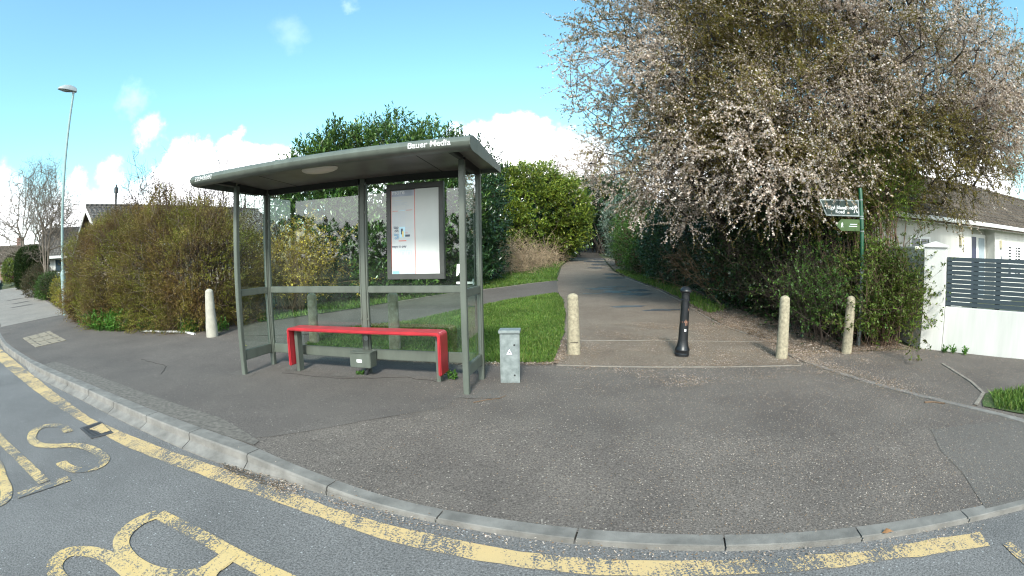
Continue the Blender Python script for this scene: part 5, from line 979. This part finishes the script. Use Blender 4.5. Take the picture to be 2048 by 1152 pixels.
# ivy ground cover and dark hedge behind the thicket
rng = RNG(60); poly = [(4.9,7.2),(5.3,6.6),(6.6,6.25),(7.2,7.5),(8.5,12),(7.5,20),(5.6,19),(5.4,13),(5.0,9.5)]; P = rng.uniform((4.5,6),(9,20),(9000,2)); P = P[in_poly(P, poly)]; P = P[rng.uniform(size=len(P)) < np.clip((P[:,0]-4.6)*.7,.1,1)]; P3 = np.column_stack([P, zarr(P, gz)+rng.uniform(.03,.16,len(P))])
o = np_mesh('ivy', *leaves(P3, np.column_stack([rng.normal(size=(len(P),2)), np.full(len(P),.25)]), .075*rng.uniform(.6,1.3,len(P)), .85, rng, up=.8), 'ivy'); tag(o, 'dark ivy carpet on the ground under the thicket', 'ivy', None, 'stuff')
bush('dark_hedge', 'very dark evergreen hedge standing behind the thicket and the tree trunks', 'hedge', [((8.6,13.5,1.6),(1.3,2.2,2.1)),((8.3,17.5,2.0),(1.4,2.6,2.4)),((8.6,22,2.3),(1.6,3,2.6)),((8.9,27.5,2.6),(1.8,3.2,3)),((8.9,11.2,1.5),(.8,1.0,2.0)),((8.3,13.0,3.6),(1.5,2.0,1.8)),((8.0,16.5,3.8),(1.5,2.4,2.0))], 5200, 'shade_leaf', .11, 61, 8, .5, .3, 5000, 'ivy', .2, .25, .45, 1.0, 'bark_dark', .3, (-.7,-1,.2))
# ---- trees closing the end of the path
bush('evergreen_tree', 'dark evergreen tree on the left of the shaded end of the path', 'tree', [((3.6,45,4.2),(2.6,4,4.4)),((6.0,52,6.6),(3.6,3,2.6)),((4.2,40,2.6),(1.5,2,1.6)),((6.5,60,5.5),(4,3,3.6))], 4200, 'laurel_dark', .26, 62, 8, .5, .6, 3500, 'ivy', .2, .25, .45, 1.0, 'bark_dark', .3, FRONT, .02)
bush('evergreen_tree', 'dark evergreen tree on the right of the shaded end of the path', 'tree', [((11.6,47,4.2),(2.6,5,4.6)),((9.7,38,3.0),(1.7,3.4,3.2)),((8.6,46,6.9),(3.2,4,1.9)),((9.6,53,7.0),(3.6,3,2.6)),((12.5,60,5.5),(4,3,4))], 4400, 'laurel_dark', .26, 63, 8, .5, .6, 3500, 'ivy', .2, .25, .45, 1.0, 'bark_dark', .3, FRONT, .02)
rng = RNG(64); P, D = shell([((14,88,5.5),(16,5,6.5)),((11.5,76,4.6),(6,3,4.2)),((-14,78,5),(12,4,5)),((38,80,6),(14,4,6))], 4200, rng, .15, 64, .25, gz); o = np_mesh('far_wood', *shoots(P, unit(D+[0,0,.4]), 1.2, 7, .7, .5, rng), 'shade_leaf'); tag(o, 'far belt of dark woodland closing the view beyond the path', 'woodland', None, 'stuff')
rng = RNG(65); xs_ = rng.uniform(-60, 60, 9000); P = np.column_stack([xs_, -26+rng.normal(size=9000)*1.2-xs_*.35, np.zeros(9000)]); P[:,2] = rng.uniform(0,1,9000)**.8*(4.1+.5*np.sin(xs_*.40)+.35*np.sin(xs_*.9+1)); o = np_mesh('distant_hedge', *shoots(P, np.tile([[0,.3,1.]],(9000,1)), .4, 7, .30, .7, rng), 'shade_leaf'); tag(o, 'hedge line across the road reflected in the shelter glass', 'hedge', None, 'stuff')

# ---- big blossom tree
def in_ells(ells, n, rng, power, seed, zlow):
    out = []
    while sum(map(len, out)) < n:
        wt = np.array([np.prod(r)**.75 for _, r in ells]); k = rng.choice(len(ells), n, p=wt/wt.sum()); d = unit(rng.normal(size=(n,3))); rho = rng.uniform(0,1,n)**power
        out.append(np.array([e[0] for e in ells])[k] + d*np.array([e[1] for e in ells])[k]*rho[:,None]); out[-1] = out[-1][out[-1][:,2] > zlow]
    return np.concatenate(out)[:n]
bl_ells = [((6.8,10.0,5.9),(4.2,3.3,3.6)), ((4.2,11.0,5.9),(2.9,2.8,3.9)), ((9.6,7.7,5.8),(3.0,2.6,3.5)), ((7.0,9.4,8.2),(4.4,3.6,2.4)), ((5.9,8.5,3.7),(2.6,1.7,1.5)), ((8.5,7.3,4.2),(1.9,1.2,1.1)), ((4.3,10.5,3.9),(1.8,1.7,1.3)), ((5.6,7.1,3.15),(1.1,.6,.6)), ((10.8,6.4,5.0),(1.4,1.5,2.0)), ((10.9,6.9,4.7),(2.0,1.1,1.1)), ((6.6,8.6,4.6),(3.0,1.6,1.6))]
rng = RNG(71); bt = veg('blossom_tree', 'large spreading tree covered in pale pink blossom over the path and thicket', 'tree', 6.6, 9.9)
T = in_ells(bl_ells, 5200, rng, .40, 71, 2.1)
roots = []
for (bx_, by_, tx, ty, hz) in ((6.3,9.5,5.6,9.3,2.6),(6.9,10.3,7.2,10.2,3.0),(5.8,10.6,4.9,10.9,2.7),(7.5,9.6,8.4,9.0,2.6),(6.5,9.9,6.4,9.9,3.4)):
    prev = -1
    for t in np.linspace(0,1,6): roots.append(((bx_+(tx-bx_)*t+.07*math.sin(5*t+bx_), by_+(ty-by_)*t+.07*math.cos(4*t), gz(bx_,by_)-.1+(hz+.1)*t), prev)); prev = len(roots)-1
pts, par, cnt, ch = mst(roots, T, .28)
big, rr = tree_tubes(pts, par, cnt, .0075, .17, .47, 6); put(bt, 'trunk', [big], 'bark_dark', True)
tipi = np.where(np.arange(len(pts)) >= len(roots))[0]; A = pts[tipi]; dirs = unit(A-pts[par[tipi]]); ctr = np.array([6.8,9.6,5.0])
out_ = unit(A-ctr); D0 = unit(dirs*.5+out_*.5+[0,0,.05])
nt_ = 5; A5 = np.repeat(A, nt_, 0); D5 = unit(np.repeat(D0, nt_, 0)+rng.normal(size=(len(A5),3))*.65); low = np.repeat((A[:,2] < 4.2), nt_)
L5 = rng.uniform(.35,.95,len(A5)); tp = curvy(A5, D5 - low[:,None]*np.array([0,0,.30]), L5, rng, 4, .22, .04)
put(bt, 'twigs', twig_tubes(tp, .0042), 'twig_grey')
# how much blossom / young leaf: olive patch low on the right and deep inside, pink on the outside
P, Td = along(tp, 34, rng, .05); dep = np.linalg.norm((P-ctr)/np.array([5.2,4.2,4.3]), axis=1); fld = lump(P, .55, 5)
isleaf = (rng.uniform(size=len(P)) < np.clip(.42 + 1.0*fld - .55*(dep-.8) + .35*((P[:,0] > 7.2)&(P[:,2] < 4.6)), .06, .93))
Pb, Tb = P[~isleaf], Td[~isleaf]; kb_ = rng.uniform(size=len(Pb)) < .92; Pb, Tb = Pb[kb_], Tb[kb_]
put(bt, 'blossom', [leaves(Pb, rng.normal(size=Pb.shape)+Tb*.3,   .039*rng.uniform(.55,1.4,len(Pb)), .9, rng, .2, .2)], 'blossom')
Pl, Tl = P[isleaf], Td[isleaf]; put(bt, 'young_leaves', [leaves(np.repeat(Pl,2,0), rng.normal(size=(len(Pl)*2,3))+np.repeat(Tl,2,0)*.5,   .040*rng.uniform(.6,1.4,len(Pl)*2), .5, rng)], 'young')
# ivy on the trunks
Pi = []; 
for i in range(len(roots)):
    if roots[i][1] >= 0:
        a, b_ = np.array(roots[roots[i][1]][0]), np.array(roots[i][0]); t = rng.uniform(0,1,(170,1)); an = rng.uniform(0,2*math.pi,170); q = a+(b_-a)*t; q[:,0] += .17*np.cos(an); q[:,1] += .17*np.sin(an); Pi.append(q)
Pi = np.concatenate(Pi); put(bt, 'trunk_ivy', [leaves(Pi, rng.normal(size=Pi.shape)+[0,0,-.4], .08*rng.uniform(.6,1.3,len(Pi)), .85, rng)], 'ivy')
# holly-like evergreen under the right side of the crown
bush('evergreen_shrub', 'olive green evergreen shrub under the right side of the blossom tree beside the fingerpost', 'shrub', [((7.9,8.2,3.3),(1.2,.9,.95)),((7.2,8.0,2.7),(.8,.7,.7)),((6.6,8.3,2.6),(.8,.6,.8)),((7.5,7.4,3.0),(.75,.55,.75))], 2500, 'hawthorn', .05, 72, 11, .5, .26, 1800, 'shade_leaf', .25, .3, .45, 1.0, 'twig', .3, (-.8,-1,.1))
# ---- left background: bare trees, clipped conifer, garden plants
def bare_tree(label, x, y, ells, trunks, n, seed, mat, zlow, rt=.008, rm=.16, tw_len=.6, curl=.38, group=None):
    rng = RNG(seed); root = veg('bare_tree', label, 'tree', x, y, group); T = in_ells(ells, n, rng, .45, seed, zlow); rts = []
    for tx, ty, hz in trunks:
        prev = -1
        for t in np.linspace(0,1,6): rts.append(((x+(tx-x)*t+.05*math.sin(6*t+tx), y+(ty-y)*t, gz(x,y)-.1+(hz-gz(x,y)+.1)*t), prev)); prev = len(rts)-1
    pts, par, cnt, ch = mst(rts, T, .45); b, rr = tree_tubes(pts, par, cnt, rt, rm, .47, 5); put(root, 'trunk', [b], mat, True)
    k = np.arange(len(rts), len(pts)); A = np.repeat(pts[k], 3, 0); D = unit(np.repeat(unit(pts[k]-pts[par[k]]), 3, 0)+rng.normal(size=(len(k)*3,3))*.6+[0,0,.25]); p = curvy(A, D, tw_len*rng.uniform(.5,1.3,len(A)), rng, 5, curl); parts = twig_tubes(p, rt*.8)
    P, Td = along(p, 2, rng, .3); parts += twig_tubes(curvy(P, unit(Td+rng.normal(size=Td.shape)*.7), tw_len*.5*rng.uniform(.5,1.2,len(P)), rng, 3, curl), rt*.5); put(root, 'twigs', parts, mat); return root
bare_tree('dark twiggy leafless small tree sticking out above the middle of the brown hedge', -11.0, 11.5, [((-11.1,11.4,3.8),(.95,.7,.75)),((-10.3,11.5,3.7),(.6,.6,.6)),((-11.7,11.3,3.4),(.6,.5,.5))], [(-11.1,11.4,2.9),(-10.7,11.6,2.8)], 130, 21, 'twig_dark', 2.7, .008, .06, .5, .3)
bare_tree('bare pale trunked tree with several stems behind the lamp post', -24.4, 16.4, [((-24.5,16.5,5.6),(1.3,1.6,2.2)),((-23.6,17.3,4.6),(1.3,1.6,1.6)),((-24.9,16.3,3.8),(1.2,1.2,1.6))], [(-24.6,16.4,4.2),(-24.2,16.8,4.5),(-24.1,16.3,3.6)], 620, 81, 'bark_pale', 1.9)
bare_tree('taller bare curly branched tree behind the clipped conifer', -40.5, 25.3, [((-40.5,25.5,8.0),(3.0,3,3.2)),((-43.5,24.4,6.0),(2.6,2.6,2.8)),((-37.8,27,6.2),(2.4,2.6,2.6))], [(-41.2,25,4.5),(-40,25.8,5),(-39.6,26,4)], 800, 82, 'bark_pale', 3.4, .014, .2, 1.0, .45)
bare_tree('bare grey brown tree crown above the shaded end of the path', 14.5, 52.5, [((8,48,10),(4.5,3,3.6)),((4,46,9),(3,3,3)),((12,47,9.5),(4,3,3.5))], [(12.5,51,6),(14.0,52,6.5)], 650, 83, 'twig_grey', 5.5, .016, .22, 1.3, .3)
bare_tree('bare grey tree beyond the roof of the white bungalow on the right', 19, 17.5, [((19,17.5,7),(4,2.5,3)),((15,17,6.5),(3,2.5,2.8))], [(18.5,17.3,3.5),(19.6,17.5,4)], 450, 84, 'twig_grey', 4.2, .012, .2, 1.0, .3)
co = bush('clipped_conifer', 'dark clipped dome shaped conifer beside the driveway on the left', 'tree', [((-35.5,22.4,1.9),(1.4,1.4,1.75)),((-35.5,22.4,1.4),(1.45,1.45,1.5)),((-36.0,22.1,2.3),(.9,.9,1.3)),((-35.0,22.7,2.3),(.9,.9,1.3))], 5200, 'conifer', .11, 85, 7, .4, .16, 2500, 'conifer', .03, .05, .45, .9, 'bark_dark', .35, None)
bush('garden_shrub', 'low bronze green mounded shrub at the driveway edge', 'shrub', [((-25.6,16.7,1.0),(1.25,1.0,1.0))], 1100, 'bronze', .07, 86, 9, .45, .22, 700, 'shade_leaf', .1, .15)
bush('garden_shrub', 'fresh green shrub in front of the low garden wall', 'shrub', [((-22.6,15.35,.75),(.85,.7,.75))], 800, 'shrub_green', .07, 87, 9, .45, .2, 500, 'shade_leaf', .1, .15)
bush('golden_shrub', 'yellow and green variegated shrub left of the lamp post', 'shrub', [((-18.0,13.15,.75),(.75,.6,.62)),((-17.3,12.75,.6),(.5,.4,.5))], 800, 'euonymus', .06, 88, 9, .5, .2, 500, 'shrub_green', .1, .15)
bush('heather_shrub', 'dull purple heather shrub tucked behind the lamp post', 'shrub', [((-15.9,12.2,1.0),(.45,.45,1.15))], 500, 'heather', .05, 89, 9, .4, .2, 300, 'heather', .1, .2)
bush('garden_shrub', 'greyish green trailing shrub over the low garden wall', 'shrub', [((-21.0,14.9,1.05),(1.6,.6,.5))], 800, 'shade_leaf', .06, 90, 9, .45, .2, 500, 'shade_leaf', .1, .15)
bush('flowering_shrub', 'small magenta flowering shrub on the far lawn', 'shrub', [((-50,30.2,1.5),(1.3,.9,.8))], 500, 'magenta', .12, 91, 8, .5, .25, 300, 'bronze', .1, .2)
bush('garden_shrub', 'yellow green upright shrub at the far left edge', 'shrub', [((-51.5,29.2,2.0),(.9,.9,1.3))], 600, 'laurel_gold', .12, 92, 8, .5, .25, 300, 'shade_leaf', .1, .2)
bush('garden_shrub', 'brownish bare shrubbery in front of the red brick house', 'shrub', [((-56,32.5,2.2),(2.0,1.2,1.8))], 800, 'bronze', .14, 93, 8, .5, .3, 400, 'bronze', .1, .2)
lw = thing('low_wall', 'low brick garden wall with pale coping along the driveway', 'wall', (-26.0, 17.4, gz(0,17.4)), math.atan2(-3.4, 7.0))
uvbox(part('wall', 'brick', lambda b: b.box(0, 7.7, -.11, .11, -.4, .55), lw)); part('coping', 'kerb', lambda b: b.box(-.03, 7.73, -.15, .15, .551, .62), lw)
for x in (2.2, 5.4): part('pier', 'kerb', lambda b: b.box(x-.22, x+.22, -.2, .2, -.4, .85), lw, bevel=.01)
tag(grass('lawn_grass', [(-45,27.5),(-70,40),(-66,44),(-42,31)], 9000, .2, .0, 94, w_=.06), 'front lawn beyond the driveway', 'grass')
# ---- fallen petals and leaf litter
def scatter(name, label, n, fn, s, seed, mat='petals', cat='petals'):
    rng = RNG(seed); P = fn(rng, n); zf = np.array([(zp(a,b) if b > kerb_y(a)+.02 else zroad(a,b)) for a,b in P]); n = len(P); P3 = np.column_stack([P, zf+.021]); a = rng.uniform(0, 2*math.pi, n); D = np.column_stack([np.cos(a), np.sin(a), rng.uniform(-.05,.35,n)])
    o = np_mesh(name, *leaves(P3, D, s*rng.uniform(.5,1.5,n), .6, rng, .15, 1.0), mat); return tag(o, label, cat, None, 'stuff')
def dens(rng, n):
    P = rng.uniform((-1.2,1.6),(8.2,8.0),(n,2)); d = np.clip(.16 + .80*np.exp(-((P[:,0]-4.6)**2/5.0+(P[:,1]-6.2)**2/4.5)) + .20*(P[:,0] > .8), 0, 1)
    ky_ = np.array([kerb_y(a) for a in P[:,0]]); d = d*(P[:,1] > ky_ + .1); k = rng.uniform(size=n) < d*np.clip(.9+.8*lump(np.column_stack([P, np.zeros(n)]), .8, 3), .05, 1); P = P[k]; w_ = (P[:,0]-7.06)*.838+(P[:,1]-5.94)*.545 < -.02; return P[w_ | (P[:,0] < 6.9)]
scatter('fallen_petals', 'pale petals and dry bits scattered over the tarmac on the right', 150000, dens, .0105, 101)
def dens2(rng, n):
    P = rng.uniform((.7,5.2),(7.2,9.6),(n,2)); c = -.35*(P[:,1] < 6.0)-.15*(P[:,0] < 1.6)+lump(np.column_stack([P*[1,1.3], np.zeros(n)]), 1.1, 8)+.6*lump(np.column_stack([P, np.zeros(n)]), 3.0, 9); d = np.clip(.25+.25*(P[:,0]-2)/3+1.1*c, .04, 1); k = rng.uniform(size=n) < d; P = P[k]; w_ = (P[:,0]-7.06)*.838+(P[:,1]-5.94)*.545 < -.02; return P[w_ | (P[:,0] < 6.9)]
scatter('petal_drift', 'clumps of petals, husks and dead leaves around the bollards on the path', 95000, dens2, .0185, 107)
def edgeline(line, sd):
    def f(rng, n):
        p = np.array(line); i = rng.integers(0, len(p)-1, n); t = rng.uniform(0,1,(n,1)); return p[i]+(p[i+1]-p[i])*t+rng.normal(size=(n,2))*sd
    return f
scatter('petal_drift', 'drift of petals along the right edge of the path and the concrete edging', 9000, edgeline([(4.9,17),(4.75,12.9),(4.5,11.3),(4.4,9.12),(4.55,8),(4.45,6.6),(4.40,5.5),(4.7,4.0)], .16), .02, 102)
scatter('petal_drift', 'pale petals and husks along the edge of the grass patch', 3200, edgeline([(-2.5,7.05),(-.88,6.78),(.58,6.68),(.75,7.2),(.95,8.4)], .05), .022, 103)
scatter('leaf_debris', 'dead leaves and husks on the verge beside the thicket', 12000, lambda rng, n: rng.uniform((4.4,6.3),(7.0,12.0),(n,2)), .032, 104)
scatter('gutter_debris', 'dark grit and dead leaves lying in the gutter against the kerb', 1500, edgeline([(-2.5,3.26),(-1.9,3.08),(-1.67,2.99),(-.6,2.66),(1.2,2.08),(3.0,1.60)], .05), .014, 105)
scatter('gutter_debris', 'clump of wet dead leaves where the high kerb drops', 260, edgeline([(-2.5,3.24),(-2.1,3.12),(-1.75,3.02)], .03), .020, 106, 'soil')
